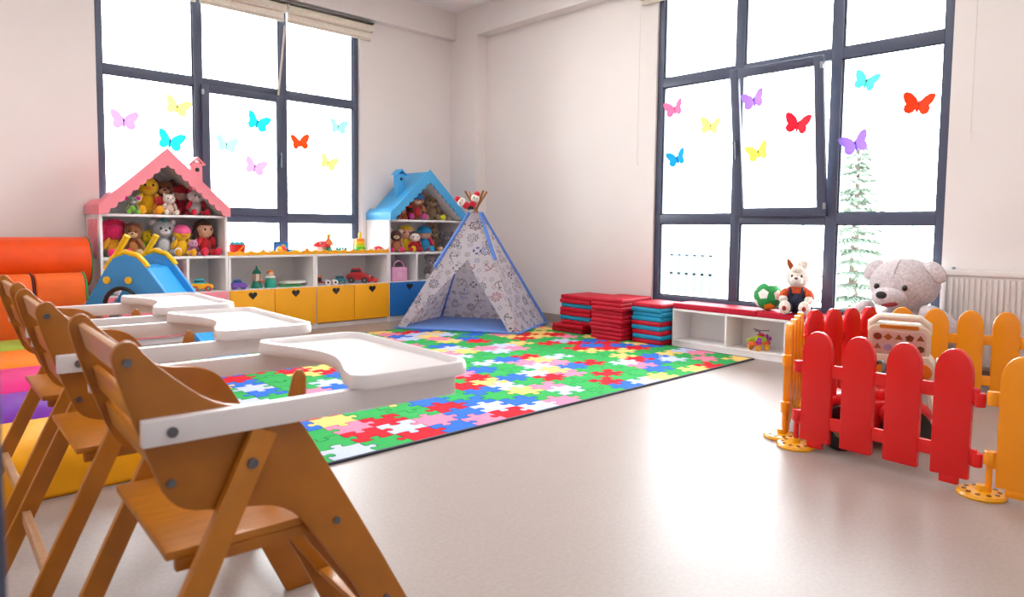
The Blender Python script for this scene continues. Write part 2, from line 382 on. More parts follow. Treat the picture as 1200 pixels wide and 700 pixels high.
for a in ((145, 143, GY, .215, 2, 'd9b8ea', 'lilac', LP), (207, 127, GY, .21, 14, 'f2f0a8', 'pale yellow', LP), (199, 167, GY, .225, 12, '35d6ea', 'turquoise', LP),
          (265, 171, GY-.055, .2, 8, 'c2f0e6', 'pale mint', MP), (301, 145, GY-.055, .22, 16, '35d3ea', 'turquoise', MP), (298, 197, GY-.055, .21, 14, 'e6bdea', 'pale pink', MP),
          (351, 168, GY, .2, -6, 'ff6a20', 'orange', RP), (396, 150, GY, .2, 4, 'b4efe4', 'pale mint', RP), (384, 192, GY, .2, 16, 'f4f0a0', 'pale yellow', RP)):
    butterfly(a[0], a[1], 1, a[2], a[3], a[4], a[5], a[6], a[7])
LP, MP, RP = 'the pane above the red mat stacks', 'the tilted sash above the bench', 'the pane above the big bear'
GX = XR+.048
for a in ((791, 129, GX, .19, -10, 'ff8fb4', 'pink', LP), (833, 149, GX, .19, 8, 'f6f09c', 'pale yellow', LP), (794, 187, GX, .19, -14, '14aede', 'blue', LP),
          (884, 119, GX-.19, .185, -12, 'c09aea', 'purple', MP), (935, 147, GX-.168, .2, 12, 'ff2f50', 'red', MP), (889, 180, GX-.140, .185, -14, 'f2ee7c', 'pale yellow', MP),
          (1015, 97, GX, .175, 20, '7feadc', 'mint', RP), (1076, 124, GX, .2, 10, 'ff5414', 'orange', RP), (1003, 170, GX, .2, -16, 'b898ea', 'purple', RP)):
    butterfly(a[0], a[1], 0, a[2], a[3], a[4], a[5], a[6], a[7])

# ------------------------------------------------------------------ toy cabinets
CF = 6.50                    # front plane of the cabinets
DEP = .455
PINK = mat('f28a98', 'paint'); YEL = mat('feb010', 'paint'); BLUE = mat('1a6cbc', 'paint'); SKY = mat('45a8e2', 'paint'); BLACK = mat((.012, .01, .012), 'paint')
T_ = .022
def heart(cx, cz, s):
    pts = []
    for i in range(28):
        a = 2*PI*i/28
        x = 16*math.sin(a)**3; z = 13*math.cos(a)-5*math.cos(2*a)-2*math.cos(3*a)-math.cos(4*a)
        pts.append((cx+x*s/32, cz+z*s/32))
    return pts
def drawer(parent, x0, x1, z0, z1, m):
    d = B().box(x0+.003, x1-.003, -.018, 0, z0+.003, z1-.003).build('drawer', m, parent, .002)
    cx = (x0+x1)/2
    B().prism(heart(cx, z1-.055, .085), 1, -.0192, -.0175).build('heart_shade', BLACK, d, smooth=False)  # black heart plate stands in for the shade inside the cut-out
    B().box(x0+.012, x1-.012, .002, DEP-.06, z0+.01, z1-.03).build('drawer_box', m, d)
    return d
def scallop(x0, x1, zb, zt, n, amp):
    pts = [(x1, zb), (x0, zb)]
    for i in range(n):
        for k in range(5):
            u = (i+k/5)/n; pts.append((x0+(x1-x0)*u, zt-amp*math.sin(PI*k/5)))
    pts.append((x1, zt)); return pts
def house(name, label, x0, x1, col, roofcol, dcol, divx, chim_x, shutter, drawers, cy0=-.04, ch_h=.13):
    w = x1-x0; t = tag(empty(name, (x0, CF, 0)), label, 'shelf unit', 'dollhouse shelf units')
    ze, za = 1.135, 1.69; mid = w/2
    for a in (0, w-T_): B().box(a, a+T_, 0, DEP, 0, ze).build('side_panel', WHITE, t, .002)
    B().prism([(T_, .06), (w-T_, .06), (w-T_, ze), (mid, za-.02), (T_, ze)], 1, DEP-.012, DEP).build('back_panel', WHITE, t, smooth=False)
    for z in (ze-.012, .755, .425, .055): B().box(T_, w-T_, 0, DEP-.012, z-T_+.012, z+.012).build('shelf', WHITE, t, .002)
    B().box(divx-T_/2-x0, divx+T_/2-x0, .002, DEP-.012, .437, .745).build('divider', WHITE, t, .002)
    B().box(T_, w-T_, .02, .035, 0, .045).build('plinth', WHITE, t)
    # roof: two slabs, eave boards, scalloped gable board
    sl = Vector((mid, za-ze)).normalized(); th = .03
    for s in (-1, 1):
        X = lambda u: mid+s*u
        B().prism([(X(mid+.012), ze+.01), (X(0), za), (X(0), za-th*1.4), (X(mid+.012-.03), ze+.01)], 1, -.03, DEP).build('roof_panel', roofcol, t, .002)
        B().prism([(X(mid-.034), ze+.008), (X(0), za-th*1.4-.012), (X(0), za-th*1.4-.001), (X(mid-.020), ze+.008)], 1, -.028, DEP-.013).build('roof_lining', WHITE, t)
        B().prism([(X(mid+.012), ze-.005), (X(mid+.012), ze+.075), (X(mid-.04), ze+.075+.05), (X(mid-.04), ze+.04), (X(mid-.006), ze-.005)], 1, -.03, DEP).build('eave_board', roofcol, t, .002)
    outer = [(-.012, ze-.01), (-.012, ze+.07), (mid, za+.02), (w+.012, ze+.07), (w+.012, ze-.01)]
    inner = []
    n = 9
    for s in (1, -1):
        seq = []
        a = Vector((w+.012-.03, ze-.005)) if s > 0 else Vector((-.012+.03, ze-.005)); c = Vector((mid, za-.105))
        for i in range(n):
            for k in range(4):
                u = (i+k/4)/n; q = a.lerp(c, u); nn = Vector((-(c-a).y, (c-a).x)).normalized()*(1 if s > 0 else -1)
                seq.append(q+nn*(.02*math.sin(PI*k/4)))
        inner += seq if s > 0 else list(reversed(seq))
    B().prism(outer+[(q.x, q.y) for q in inner], 1, -.048, -.03).build('gable_board', roofcol, t, smooth=False)
    cx = chim_x-x0; uz = ze+.07+(za+.02-ze-.07)*(1-abs(cx-mid)/mid)
    ch = B().box(cx-.045, cx+.045, cy0, cy0+.09, uz-.11, uz+ch_h).build('chimney', col, t, .002)
    B().prism([(cx-.075, uz+ch_h-.015), (cx, uz+ch_h+.055), (cx+.075, uz+ch_h-.015), (cx+.06, uz+ch_h-.015), (cx, uz+ch_h+.035), (cx-.06, uz+ch_h-.015)], 1, cy0-.02, cy0+.11).build('chimney_roof', col, ch, .001)
    B().cyl((cx, cy0-.002, uz+ch_h-.06), (cx, cy0+.002, uz+ch_h-.06), .019, n=16).build('chimney_hole', BLACK, ch)  # black disc paints the shade of an opening onto the chimney
    if shutter:
        for k in range(2):
            sh = B().box(-.012, 0, .07+k*.15, .20+k*.15, .76, 1.09).build('shutter', col, t, .003)
            for j in range(4): B().box(-.016, -.012, .085+k*.15, .185+k*.15, .80+j*.07, .835+j*.07).build('slat', col, sh, .001)
    for d in drawers: drawer(t, d[0]-x0, d[1]-x0, .055, .437, dcol)
    return t
house('dollhouse_shelf', 'white dollhouse shelf with pink scalloped roof and pink drawers', 1.463, 2.510, PINK, PINK, PINK, 2.155, 2.235, True, ((1.47, 1.985), (1.99, 2.503)))
house('dollhouse_shelf', 'white dollhouse shelf with blue scalloped roof and blue drawers', 4.278, 5.335, SKY, SKY, BLUE, 4.66, 4.555, False, ((4.285, 4.80), (4.805, 5.328)), .17, .19)
def cabinet(label, x0, x1):
    w = x1-x0; t = tag(empty('storage_cabinet', (x0, CF, 0)), label, 'cabinet', 'low cabinets with heart drawers')
    for a in (0, w-T_): B().box(a, a+T_, 0, DEP, 0, .765-T_).build('side_panel', WHITE, t, .002)
    B().box(0, w, 0, DEP, .765-T_, .765).build('top_panel', WHITE, t, .002)
    B().box(T_, w-T_, 0, DEP-.012, .415, .437).build('shelf', WHITE, t, .002)
    B().box(T_, w-T_, DEP-.012, DEP, .05, .743).build('back_panel', WHITE, t)
    B().box(T_, w-T_, .02, .035, 0, .045).build('plinth', WHITE, t)
    B().prism(scallop(0, w, .7655, .812, 8, .018), 1, 0, .018).build('scalloped_trim', YEL, t, smooth=False)
    drawer(t, .004, w/2, .055, .437, YEL); drawer(t, w/2, w-.004, .055, .437, YEL)
cabinet('white cabinet with two yellow heart drawers, beside the pink dollhouse shelf', 2.513, 3.392)
cabinet('white cabinet with two yellow heart drawers, beside the blue dollhouse shelf', 3.395, 4.275)

# ------------------------------------------------------------------ soft toys
def P_(c): return mat(c, 'plush')
EYE = mat((.01, .01, .012), 'plastic', .15)
def plush(name, label, loc, h, rz=0, body='888888', head=None, belly=None, limb=None, foot=None, ears=None, earc=None, inner=None, muzzle=None, nose='111111', hat=None, hair=None, hr='bob', beak=None, tuft=None, wide=1.0, eyes=True, cat='plush toy', group=None, lie=0):
    t = tag(empty(name, loc, rz), label, cat, group); s = h
    head = head or body; limb = limb or body; foot = foot or limb
    def E(nm, c, r, m, rot=(0, 0, 0), n=16, mm=10, par=None):
        rr = r if isinstance(r, (tuple, list)) else (r, r, r)
        return B().ell([q*s for q in c], [q*s for q in rr], rot, n, mm).build(nm, m, par or t)
    E('body', (0, 0, .27), (.21*wide, .18, .27), P_(body))
    if belly: E('belly', (0, -.05, .27), (.16*wide, .15, .21), P_(belly))
    hd = E('head', (0, -.04, .69), (.26*wide, .22, .23), P_(head), n=20, mm=14)
    for k in (-1, 1):
        E('arm', (k*.24*wide, -.09, .36), (.07, .09, .19), P_(limb), (R(25), R(-k*22), 0))
        E('leg', (k*.17*wide, -.24, .09), (.085, .19, .085), P_(limb), (0, 0, R(k*16)))
        E('foot', (k*.22*wide, -.42, .115), (.10, .06, .115), P_(foot))
        if eyes: B().ell((k*.095*s*wide, -.237*s, .72*s), (.03*s, .02*s, .038*s), n=10, m=6).build('eye', EYE, hd)
        if ears == 'round': 
            e = E('ear', (k*.21*wide, -.01, .87), (.095, .05, .095), P_(earc or head), par=hd)
            if inner: E('inner_ear', (k*.21*wide, -.045, .87), (.06, .03, .06), P_(inner), par=hd)
        elif ears == 'big':
            E('ear', (k*.29*wide, -.03, .83), (.16, .06, .16), P_(earc or head), par=hd)
            if inner: E('inner_ear', (k*.29*wide, -.075, .83), (.115, .03, .115), P_(inner), par=hd)
        elif ears == 'cat':
            b = B(); b.lathe([(.085*s, 0), (.05*s, .07*s), (.008*s, .14*s)], 10, Matrix.Translation((k*.16*s*wide, -.02*s, .84*s)) @ Euler((0, R(k*22), 0)).to_matrix().to_4x4()); b.build('ear', P_(earc or head), hd)
        elif ears == 'long':
            E('ear', (k*.20, .0, .60), (.06, .035, .24), P_(earc or head), (0, R(k*-14), 0), par=hd)
        elif ears == 'up':
            E('ear', (k*.10, .0, 1.0), (.055, .03, .2), P_(earc or head), (0, R(k*12), 0), par=hd)
    if muzzle:
        E('muzzle', (0, -.21, .63), (.13, .10, .09), P_(muzzle), par=hd)
        B().ell((0, -.305*s, .665*s), (.035*s, .02*s, .026*s), n=10, m=6).build('nose', mat(nose, 'plastic'), hd)
    if beak: B().ell((0, -.27*s, .64*s), (.09*s, .07*s, .04*s), n=12, m=8).build('beak', mat(beak, 'fabric'), hd)
    if tuft: E('tuft', (0, -.12, .93), (.07, .09, .06), P_(tuft), par=hd)
    if hat:
        b = B(); b.lathe([(.265*s*wide, .0), (.27*s*wide, .04*s), (.24*s*wide, .13*s), (.14*s*wide, .21*s), (.02*s, .24*s)], 20, Matrix.Translation((0, -.03*s, .74*s)) @ Euler((R(8), 0, 0)).to_matrix().to_4x4())
        b.build('hat', mat(hat, 'fabric'), hd)
    if hair:
        b = B(); b.ell((0, .04*s, .775*s), (.285*s*wide, .215*s, .225*s), n=18, m=12)
        if hr == 'long':
            b.ell((0, -.13*s, .87*s), (.19*s*wide, .11*s, .075*s), n=14, m=8)
            for k in (-1, 1): b.ell((k*.25*s*wide, -.03*s, .52*s), (.08*s, .09*s, .26*s), (0, R(-k*6), 0), 12, 8)
        if hr == 'mane':
            for i in range(11): a = PI*i/10; b.ell((math.cos(a)*.30*s, .02*s, (.70+math.sin(a)*.24)*s), (.12*s, .12*s, .12*s), n=10, m=8)
            for k in (-1, 1): b.ell((k*.30*s, 0, .52*s), (.12*s, .11*s, .16*s), n=10, m=8)
        b.build('hair', P_(hair), hd)
    return t
def on(px_, Y, z, dx=0):         # a spot on a shelf, from a pixel column at that shelf height
    d = ray(px_, 300)
    # intersect the pixel column with plane y = Y at height z (two steps)
    p = at(px_, 300, 1, Y)
    for _ in range(4):
        v = p.copy(); v.z = z
        q = v-CAM; cx = q.dot(_r2)/q.dot(_w)*F_PX+600; 
        p.x += (px_-cx)*q.dot(_w)/F_PX/abs(_r2.x)*.9
    return Vector((p.x+dx, Y, z))
Z1, Z2, Z3 = 1.1355, .7675, .4375
G = 'soft toys under the pink roof'
plush('plush_mouse', 'small grey mouse plush with magenta ears and green feet', on(155, 6.60, Z1), .165, R(-6), '9a9a86', '8c8c80', belly='86c234', limb='8a9a60', foot='7cc234', ears='big', earc='d8d4cc', inner='e0208c', muzzle='c8c4ba', group=G)
plush('plush_chick', 'big plain yellow chick plush with golden feet under the pink roof', on(174, 6.74, Z1), .36, R(-8), 'efb400', 'f2b705', limb='efb818', foot='f7a400', beak='f58a1e', wide=.9, group=G)
plush('plush_dog', 'brown bear plush leaning behind the yellow chick', on(192, 6.82, Z1), .34, R(-10), '7a4a30', '8a5236', muzzle='d8a27a', limb='7a4a30', ears='round', earc='6a3a24', group=G)
plush('plush_ladybird', 'small blue and red toy doll beside the yellow chick', on(187, 6.66, Z1), .18, 0, '4a7ab8', 'd83030', limb='f07830', foot='f07020', group=G)
plush('plush_kitten', 'tiny white spotted kitten plush under the pink roof', on(198, 6.60, Z1), .2, 0, 'd6b8a8', 'e2d2c8', limb='dcc4b8', foot='e6d6cc', ears='cat', earc='cdb0a0', muzzle='ecdcd4', group=G)
plush('plush_doll', 'plush doll with a big crimson hat under the pink roof', on(212, 6.80, Z1), .29, 0, 'a81030', 'c89a94', hat='b00a28', limb='c01838', group=G)
plush('plush_cat', 'pale grey cat plush with round crimson feet', on(229, 6.64, Z1), .25, R(8), 'b8aeb0', 'd8ccd0', limb='c8102c', foot='cc0c30', ears='cat', earc='d84a70', muzzle='e8dee0', wide=1.15, group=G)
G = 'soft toys on the middle shelf of the pink dollhouse'
plush('plush_doll', 'doll with a huge magenta mane and orange clothes', on(134, 6.72, Z2), .31, R(8), 'e09a18', 'e01a60', limb='e8a01e', foot='ee1470', hair='d80e50', hr='mane', eyes=False, group=G)
plush('plush_horse', 'brown pony plush beside the magenta haired doll', on(157, 6.64, Z2), .30, R(-20), '9a5a26', '8a5228', belly='b87838', limb='9a6030', foot='d8b890', ears='cat', earc='7a4420', muzzle='d2a67a', wide=.85, hair='6a3418', group=G)
plush('plush_frog', 'yellow and lime green plush beside the brown pony', on(171, 6.74, Z2), .25, R(15), '8cc820', 'f0c800', limb='a4d020', foot='74c41c', ears='round', earc='f0cc10', wide=.8, group=G)
plush('plush_koala', 'fluffy grey bear plush with a teal tuft', on(191, 6.68, Z2), .345, 0, '8f8f92', 'a4a2a4', belly='b8b6b8', limb='9a989a', foot='d6d0d0', ears='round', earc='b6b4b6', inner='d8d4d4', muzzle='dcd8d8', tuft='2f7f92', wide=1.1, group=G)
plush('plush_chick', 'small yellow chick plush wearing a pink cap', on(213, 6.64, Z2), .29, 0, 'f2b80c', 'f4bc10', limb='f0b210', foot='f0a80c', beak='f2861c', hat='ee5c96', group=G)
plush('plush_pony', 'tiny mauve plush between the capped chick and the red doll', on(226, 6.60, Z2), .16, 0, 'a86a9a', 'c890b4', ears='cat', group=G)
plush('rag_doll', 'doll with long brown hair and a red dress', on(239, 6.68, Z2), .335, R(10), 'c81e28', 'e0a888', limb='d4202c', foot='e02848', hair='4a2414', hr='long', wide=.9, cat='doll', group=G)
G = 'soft toys under the blue roof'
def faced(px_): return R(-28)
plush('plush_fox', 'small orange and brown plush, leftmost under the blue roof', on(472, 6.60, Z1), .14, faced(0), 'a8502c', 'c86a3c', muzzle='e8c0a0', limb='b85a34', ears='round', group=G)
plush('plush_beetle', 'red and black plush beside the capped brown bear', on(479, 6.74, Z1), .2, faced(0), 'a41820', '381a18', limb='8a3020', hat='b01c20', group=G)
plush('plush_bear', 'brown teddy with a blue cap and a red nose', on(488, 6.72, Z1), .34, faced(0), 'a86a48', 'c48258', belly='c8303c', muzzle='e6c8a8', nose='e01c24', limb='b0704c', foot='b83a8a', hat='2a70b4', ears='round', group=G)
plush('plush_elephant', 'plain beige plush bear seated beside the red nosed teddy', on(506, 6.76, Z1), .33, faced(0), 'a08468', 'a88c70', limb='9c8064', muzzle='b89c80', ears='round', earc='a08468', group=G)
plush('plush_bunny', 'slumped pale bunny plush, rightmost under the blue roof', on(524, 6.72, Z1), .2, R(-45), 'b09c88', 'c4b4a4', ears='long', limb='b4a090', foot='c8bcb0', muzzle='d6cabc', group=G)
B_ = B().ell((0, 0, .035), .035).build('small_ball', mat('d6d22a', 'fabric')); B_.location = on(519, 6.56, Z1); tag(B_, 'small lime yellow ball under the blue roof', 'ball')
G = 'soft toys on the middle shelf of the blue dollhouse'
plush('plush_monkey', 'brown monkey plush with bright pink feet', on(464, 6.60, Z2), .27, faced(0), 'b06a48', '4a2818', limb='c08058', foot='e02a70', ears='round', earc='d8b8a0', muzzle='d8b090', group=G)
plush('rag_doll', 'doll with yellow hair and a yellow suit', on(476, 6.70, Z2), .31, faced(0), 'e8c410', 'e8a890', limb='ecc812', foot='f0d010', hair='ecc60c', hr='long', cat='doll', group=G)
plush('plush_snowman', 'white faced plush in red clothes beside the yellow doll', on(486, 6.60, Z2), .24, faced(0), 'b8101c', 'e8dcd4', limb='c01420', hair='3a1a14', group=G)
plush('rag_doll', 'doll with a big blue cap and crimson feet', on(497, 6.68, Z2), .31, faced(0), '1c8ac0', 'd8a890', limb='d81c50', foot='1f9ccc', hat='1a86c0', wide=1.1, cat='doll', group=G)
plush('plush_giraffe', 'beige plush peeking from behind the blue capped doll', on(508, 6.84, Z2), .31, faced(0), 'c49870', 'cca27c', ears='up', muzzle='d8b898', wide=.7, group=G)
plush('plush_wolf', 'dark grey plush beside the tepee edge on the blue shelf', on(523, 6.66, Z2), .25, faced(0), '5a585c', '6a686e', muzzle='8a868a', ears='cat', foot='d8b090', wide=1.5, group=G)
plush('plush_elephant', 'pale grey plush in the lower cubby beside the pink case', on(506, 6.70, Z3), .30, faced(0), '9a9094', 'b4a8aa', foot='c8bcbc', muzzle='cac0c0', ears='round', group=None)
plush('plush_unicorn', 'small pink and grey plush in the lower cubby behind the blue slide', on(129, 6.62, Z3), .22, 0, '3a9a78', 'd04a8a', limb='c8c0c8', ears='cat', group=None)

# ------------------------------------------------------------------ hard toys in and on the cabinets
def pc(c): return mat(c, 'plastic')
def wheel(par, c, r, w, axis='y', m=None, hub=None):
    d = Vector((0, w/2, 0)) if axis == 'y' else Vector((w/2, 0, 0)); c = Vector(c)
    o = B().cyl(c-d, c+d, r, n=20).build('wheel', m or pc('141416'), par, .004)
    B().cyl(c-d*1.12, c+d*1.12, r*.45, n=14).build('hub', hub or pc('d8d8d8'), o)
def toycar(name, label, loc, L, rz, body, roof, wheelc='141416', hubc='d8d8d8', cat='toy car', hh=1.0):
    t = tag(empty(name, loc, rz), label, cat); s = L
    prof = [(-.5, .12), (-.5, .30), (-.42, .36), (.28, .36), (.46, .31), (.5, .22), (.5, .12)]
    B().prism([(x*s, z*s*hh) for x, z in prof], 1, -.22*s, .22*s).build('body', pc(body), t, .03*s)
    B().prism([(x*s, z*s*hh) for x, z in [(-.36, .35), (-.28, .56), (.08, .58), (.22, .35)]], 1, -.19*s, .19*s).build('cabin', pc(roof), t, .03*s)
    for x in (-.28, .28):
        for y in (-.22, .22): wheel(t, (x*s, y*s, .13*s), .13*s, .09*s, 'y', pc(wheelc), pc(hubc))
    for y in (-.13, .13): B().ell((.495*s, y*s, .25*s*hh), (.02*s, .04*s, .04*s), n=10, m=6).build('headlight', pc('f4f0d0'), t)
    B().box(-.30*s, .12*s, -.2*s, .2*s, .42*s*hh, .51*s*hh).build('window_band', pc('22323c'), t, .004)
    return t
toycar('toy_car', 'yellow toy car with a turquoise roof and red bumpers', on(236, 6.62, Z3), .20, R(-15), 'f2b614', '22b4c4', 'c8281e', '30b8c0')
toycar('toy_bus', 'purple and blue toy bus', on(280, 6.58, Z3), .15, R(-10), '7a50b4', '2f5ab8', '7a50b4', '303a70', 'toy bus', 1.15)
# lantern tower and teal doll
l = on(301, 6.66, Z3); t = tag(empty('toy_lantern', l), 'green toy lantern with an orange window', 'toy lantern'); GR = pc('128068')
B().lathe([(.052, 0), (.052, .02), (.046, .03), (.04, .055), (.034, .07)], 16).build('base', GR, t)
B().lathe([(.03, .07), (.03, .14)], 12).build('lamp_glass', pc('e8e0d0'), t)
for k in range(4): B().cyl((.033*math.cos(k*PI/2+.8), .033*math.sin(k*PI/2+.8), .065), (.033*math.cos(k*PI/2+.8), .033*math.sin(k*PI/2+.8), .145), .006, n=8).build('post', pc('e8782a'), t)
B().lathe([(.045, .14), (.042, .15), (.026, .175), (.01, .19), (.008, .215)], 16).build('roof', GR, t)
l = on(317, 6.62, Z3); t = tag(empty('toy_doll', l), 'teal toy figure with white collar and orange hair', 'toy figure')
B().lathe([(.055, 0), (.057, .03), (.045, .075), (.03, .095)], 18).build('body', pc('17a088'), t)
B().lathe([(.028, .093), (.05, .10), (.046, .11), (.02, .118)], 18).build('collar', pc('f2f0ee'), t)
B().ell((0, 0, .135), (.032, .03, .03)).build('head', pc('eac4a4'), t); B().ell((0, .006, .15), (.035, .03, .024)).build('hair', pc('ee8420'), t)
B().cyl((-.05, 0, .06), (-.12, 0, .066), .008, n=8).build('arm', pc('b4602a'), t)
l = on(341, 6.64, Z3); t = tag(empty('toy_keyboard', l, R(-6)), 'flat white and green toy tray with a rim', 'toy tray')
B().box(-.13, .08, -.07, .0, 0, .02).build('green_base', pc('2f9a4a'), t, .006)
b = B(); b.lathe([(.11, .025), (.125, .03), (.125, .05), (.11, .055)], 28, Matrix.Translation((.03, .05, 0))@Matrix.Diagonal((1.15, .8, 1, 1))); b.build('rim', pc('ecebe4'), t); B().lathe([(.06, 0), (.06, .026)], 20, Matrix.Translation((.03, .05, 0))).build('foot', pc('9a9690'), t)
# second cabinet: train wagon, teal car, red truck, small red car
l = on(384, 6.58, Z3); t = tag(empty('toy_train', l, R(-20)), 'small black and red toy train with white wheels', 'toy train')
B().box(-.10, .10, -.03, .03, .02, .035).build('chassis', pc('a83028'), t, .003); B().box(-.12, -.065, -.03, .03, .035, .08).build('cab', pc('1c1a1c'), t, .005); B().box(-.125, -.06, -.034, .034, .08, .095).build('cab_roof', pc('e87828'), t, .003)
for x in (0, .075): 
    for y in (-.034, .034): wheel(t, (x, y, .028), .028, .014, 'y', pc('f0eeec'), pc('1a1a1c'))
toycar('toy_car', 'teal toy car with black tyres beside the red truck', on(399, 6.64, Z3), .15, R(20), '1f8898', '2a5a68')
toycar('toy_truck', 'big red toy truck with black tyres', on(420, 6.64, Z3), .25, R(-35), 'b01a22', 'c8242c', '101012', '6a6a70', 'toy truck', 1.15)
toycar('toy_car', 'small bright red toy car at the end of the cabinet shelf', on(436, 6.58, Z3), .13, R(-30), 'd8202c', 'b81c28', 'c01c24', 'd03038')
# pink case
l = on(467, 6.60, Z3); t = tag(empty('toy_case', l, R(-8)), 'pink toy carry case with a round handle', 'toy case'); PK = pc('eaa6cc')
B().box(-.10, .10, -.035, .035, 0, .16).build('case_body', PK, t, .02, 3); B().tube([(.065*math.cos(a), 0, .155+.075*math.sin(a)) for a in [PI*i/12 for i in range(13)]], .009, 8).build('handle', PK, t); B().cyl((0, -.037, .08), (0, -.033, .08), .035, n=20).build('round_emblem', pc('f0b8d6'), t); B().box(-.015, .015, -.042, -.034, .125, .15).build('latch', pc('f2c0dc'), t, .003)
# pink roofed toy house behind the slide
l = on(203, 6.64, Z3); t = tag(empty('toy_house', l, R(-10)), 'toy house with a pink roof in the cubby behind the slide', 'toy house')
B().box(-.08, .08, -.06, .06, 0, .15).build('walls', pc('c89a80'), t, .004); B().prism([(-.10, .14), (0, .25), (.10, .14)], 1, -.075, .075).build('roof', pc('ee6a9a'), t, .006); B().box(-.02, .02, -.064, -.058, 0, .07).build('door', pc('6a2a4a'), t)
# on top of the cabinets
ZT = .7655
l = on(278, 6.66, ZT); t = tag(empty('toy_bucket', l), 'red toy bucket with an orange stripe and turquoise blocks', 'toy bucket')
B().lathe([(.055, 0), (.07, .02), (.08, .10), (.075, .10)], 20).build('bucket', pc('dc1e24'), t); B().beam((-.035, -.077, .02), (.03, -.082, .09), .03, .012).build('stripe', pc('f29018'), t)
for i in range(6): a = i*PI/3; B().ell((.045*math.cos(a), .045*math.sin(a), .105), (.026, .026, .022), n=10, m=8).build('block', pc('28b4c4'), t)
def block(px_, Y, c, label, s=.035, kind='ring'):
    l = on(px_, Y, ZT); b = B()
    if kind == 'ring': b.tube([(s*math.cos(a), s*math.sin(a), .010) for a in [2*PI*i/16 for i in range(16)]], .010, 8, True)
    elif kind == 'cube': b.box(-s/2, s/2, -s/2, s/2, 0, s)
    else: b.lathe([(s*.7, 0), (s*.7, s*.8), (s*.35, s*.8), (s*.35, s*1.2)], 14)
    o = b.build('toy_block', pc(c), None, .003 if kind == 'cube' else 0); o.location = l; tag(o, label, 'toy block', 'loose toys on the cabinet tops')
Zb = 6.58
block(286, 6.6, 'e86a8a', 'small rose toy ring beside the red bucket'); block(292, 6.57, '8cc04a', 'small green toy ring near the red bucket', .04); block(303, 6.6, 'b08ad0', 'small lilac toy ring behind the scalloped trim', .04); block(309, 6.62, 'e8a0c0', 'small pale pink toy stud block', .045, 'stud'); block(316, 6.58, 'e05a70', 'small red toy stud block near the picture book', .035, 'stud')
block(342, 6.60, '5cc8e0', 'small sky blue toy cube beside the picture book', .05, 'cube'); block(347, 6.62, 'f2dc3a', 'small yellow toy cube beside the blue one', .045, 'cube'); block(360, 6.6, 'f08030', 'small orange toy stud block beside the mushroom house', .05, 'stud')
block(417, 6.6, 'f0c030', 'small golden toy ring near the stacking rings', .035)
l = on(329, 6.68, ZT); t = tag(empty('picture_book_box', l, R(-5)), 'blue picture box standing on the cabinet top', 'toy box'); B().box(-.075, .075, -.02, .02, 0, .125).build('box', pc('1f5aa8'), t, .006); B().box(-.06, .06, -.0225, -.0195, .02, .105).build('front_picture', pc('2f8ad0'), t); B().ell((.02, -.022, .075), (.022, .004, .022), n=12, m=6).build('yellow_spot', pc('f2d020'), t)
l = on(330, 6.575, ZT); t = tag(empty('toy_fish', l), 'small red and yellow rounded toy before the blue box', 'toy'); B().ell((0, 0, .045), (.055, .035, .042)).build('body', pc('e82c34'), t); B().ell((-.03, -.02, .05), (.03, .025, .028)).build('nose', pc('f6c828'), t); B().ell((-.045, -.012, .025), (.025, .025, .02)).build('foot', pc('f0ecd0'), t)
l = on(377, 6.66, ZT); t = tag(empty('mushroom_house', l), 'toy mushroom house with a red cap and white walls', 'toy house')
B().lathe([(.062, 0), (.066, .03), (.058, .075)], 20).build('walls', pc('f4f0ea'), t); B().lathe([(.10, .07), (.098, .085), (.075, .115), (.04, .13), (.01, .134)], 22).build('cap', pc('dc1e2c'), t); B().box(-.02, .02, -.07, -.06, 0, .05).build('door', pc('3a9a4a'), t, .004)
for a in (-.6, .2, 1.0): B().ell((.075*math.sin(a), -.075*math.cos(a), .10), (.016, .008, .014), n=10, m=6).build('cap_spot', pc('f6e8e0'), t)
l = on(385, 6.62, ZT); t = tag(empty('toy_windmill', l), 'toy tower with a teal base, orange cap and yellow knob', 'toy'); B().lathe([(.045, 0), (.045, .03), (.03, .06), (.025, .09)], 16).build('base', pc('22a890'), t); B().lathe([(.05, .085), (.045, .12), (.02, .15), (.015, .17)], 16).build('cap', pc('f07a1e'), t); B().box(-.018, .018, -.018, .018, .168, .205).build('knob', pc('f2c430'), t, .004)
l = on(400, 6.60, ZT); t = tag(empty('toy_crocodile', l), 'teal toy with round bumps on the cabinet top', 'toy')
B().ell((0, 0, .025), (.075, .035, .026)).build('body', pc('4ab4b0'), t)
for i in range(4): B().ell((-.05+i*.034, 0, .05), (.014, .014, .018), n=10, m=6).build('bump', pc('2f9aa0'), t)
l = on(422, 6.63, ZT); t = tag(empty('stacking_rings', l), 'stack of rainbow rings with a yellow top', 'stacking toy')
for i, (c, r) in enumerate((('18a8c8', .062), ('58c02c', .060), ('b8d820', .056), ('f2c01c', .051), ('f0841c', .046))): B().tube([(r*.7*math.cos(a), r*.7*math.sin(a), .018+i*.030) for a in [2*PI*k/20 for k in range(20)]], .020, 8, True).build('ring', pc(c), t)
B().lathe([(.018, 0), (.018, .17), (.016, .19), (.022, .20), (.014, .225)], 12).build('peg', pc('f6d020'), t)
l = on(416, 6.72, ZT); t = tag(empty('white_toy_box', l), 'small white box behind the stacking rings', 'box'); B().box(-.04, .04, -.02, .02, 0, .15).build('box', pc('f2f0ee'), t, .004); B().box(-.041, .041, -.021, .021, .135, .152).build('lid', pc('f6f4f2'), t, .003)
l = on(443, 6.60, ZT); t = tag(empty('toy_dome', l), 'red and white spotted half dome toy', 'toy'); B().lathe([(.075, 0), (.073, .025), (.055, .055), (.025, .072), (.005, .076)], 20).build('dome', pc('d8303a'), t)
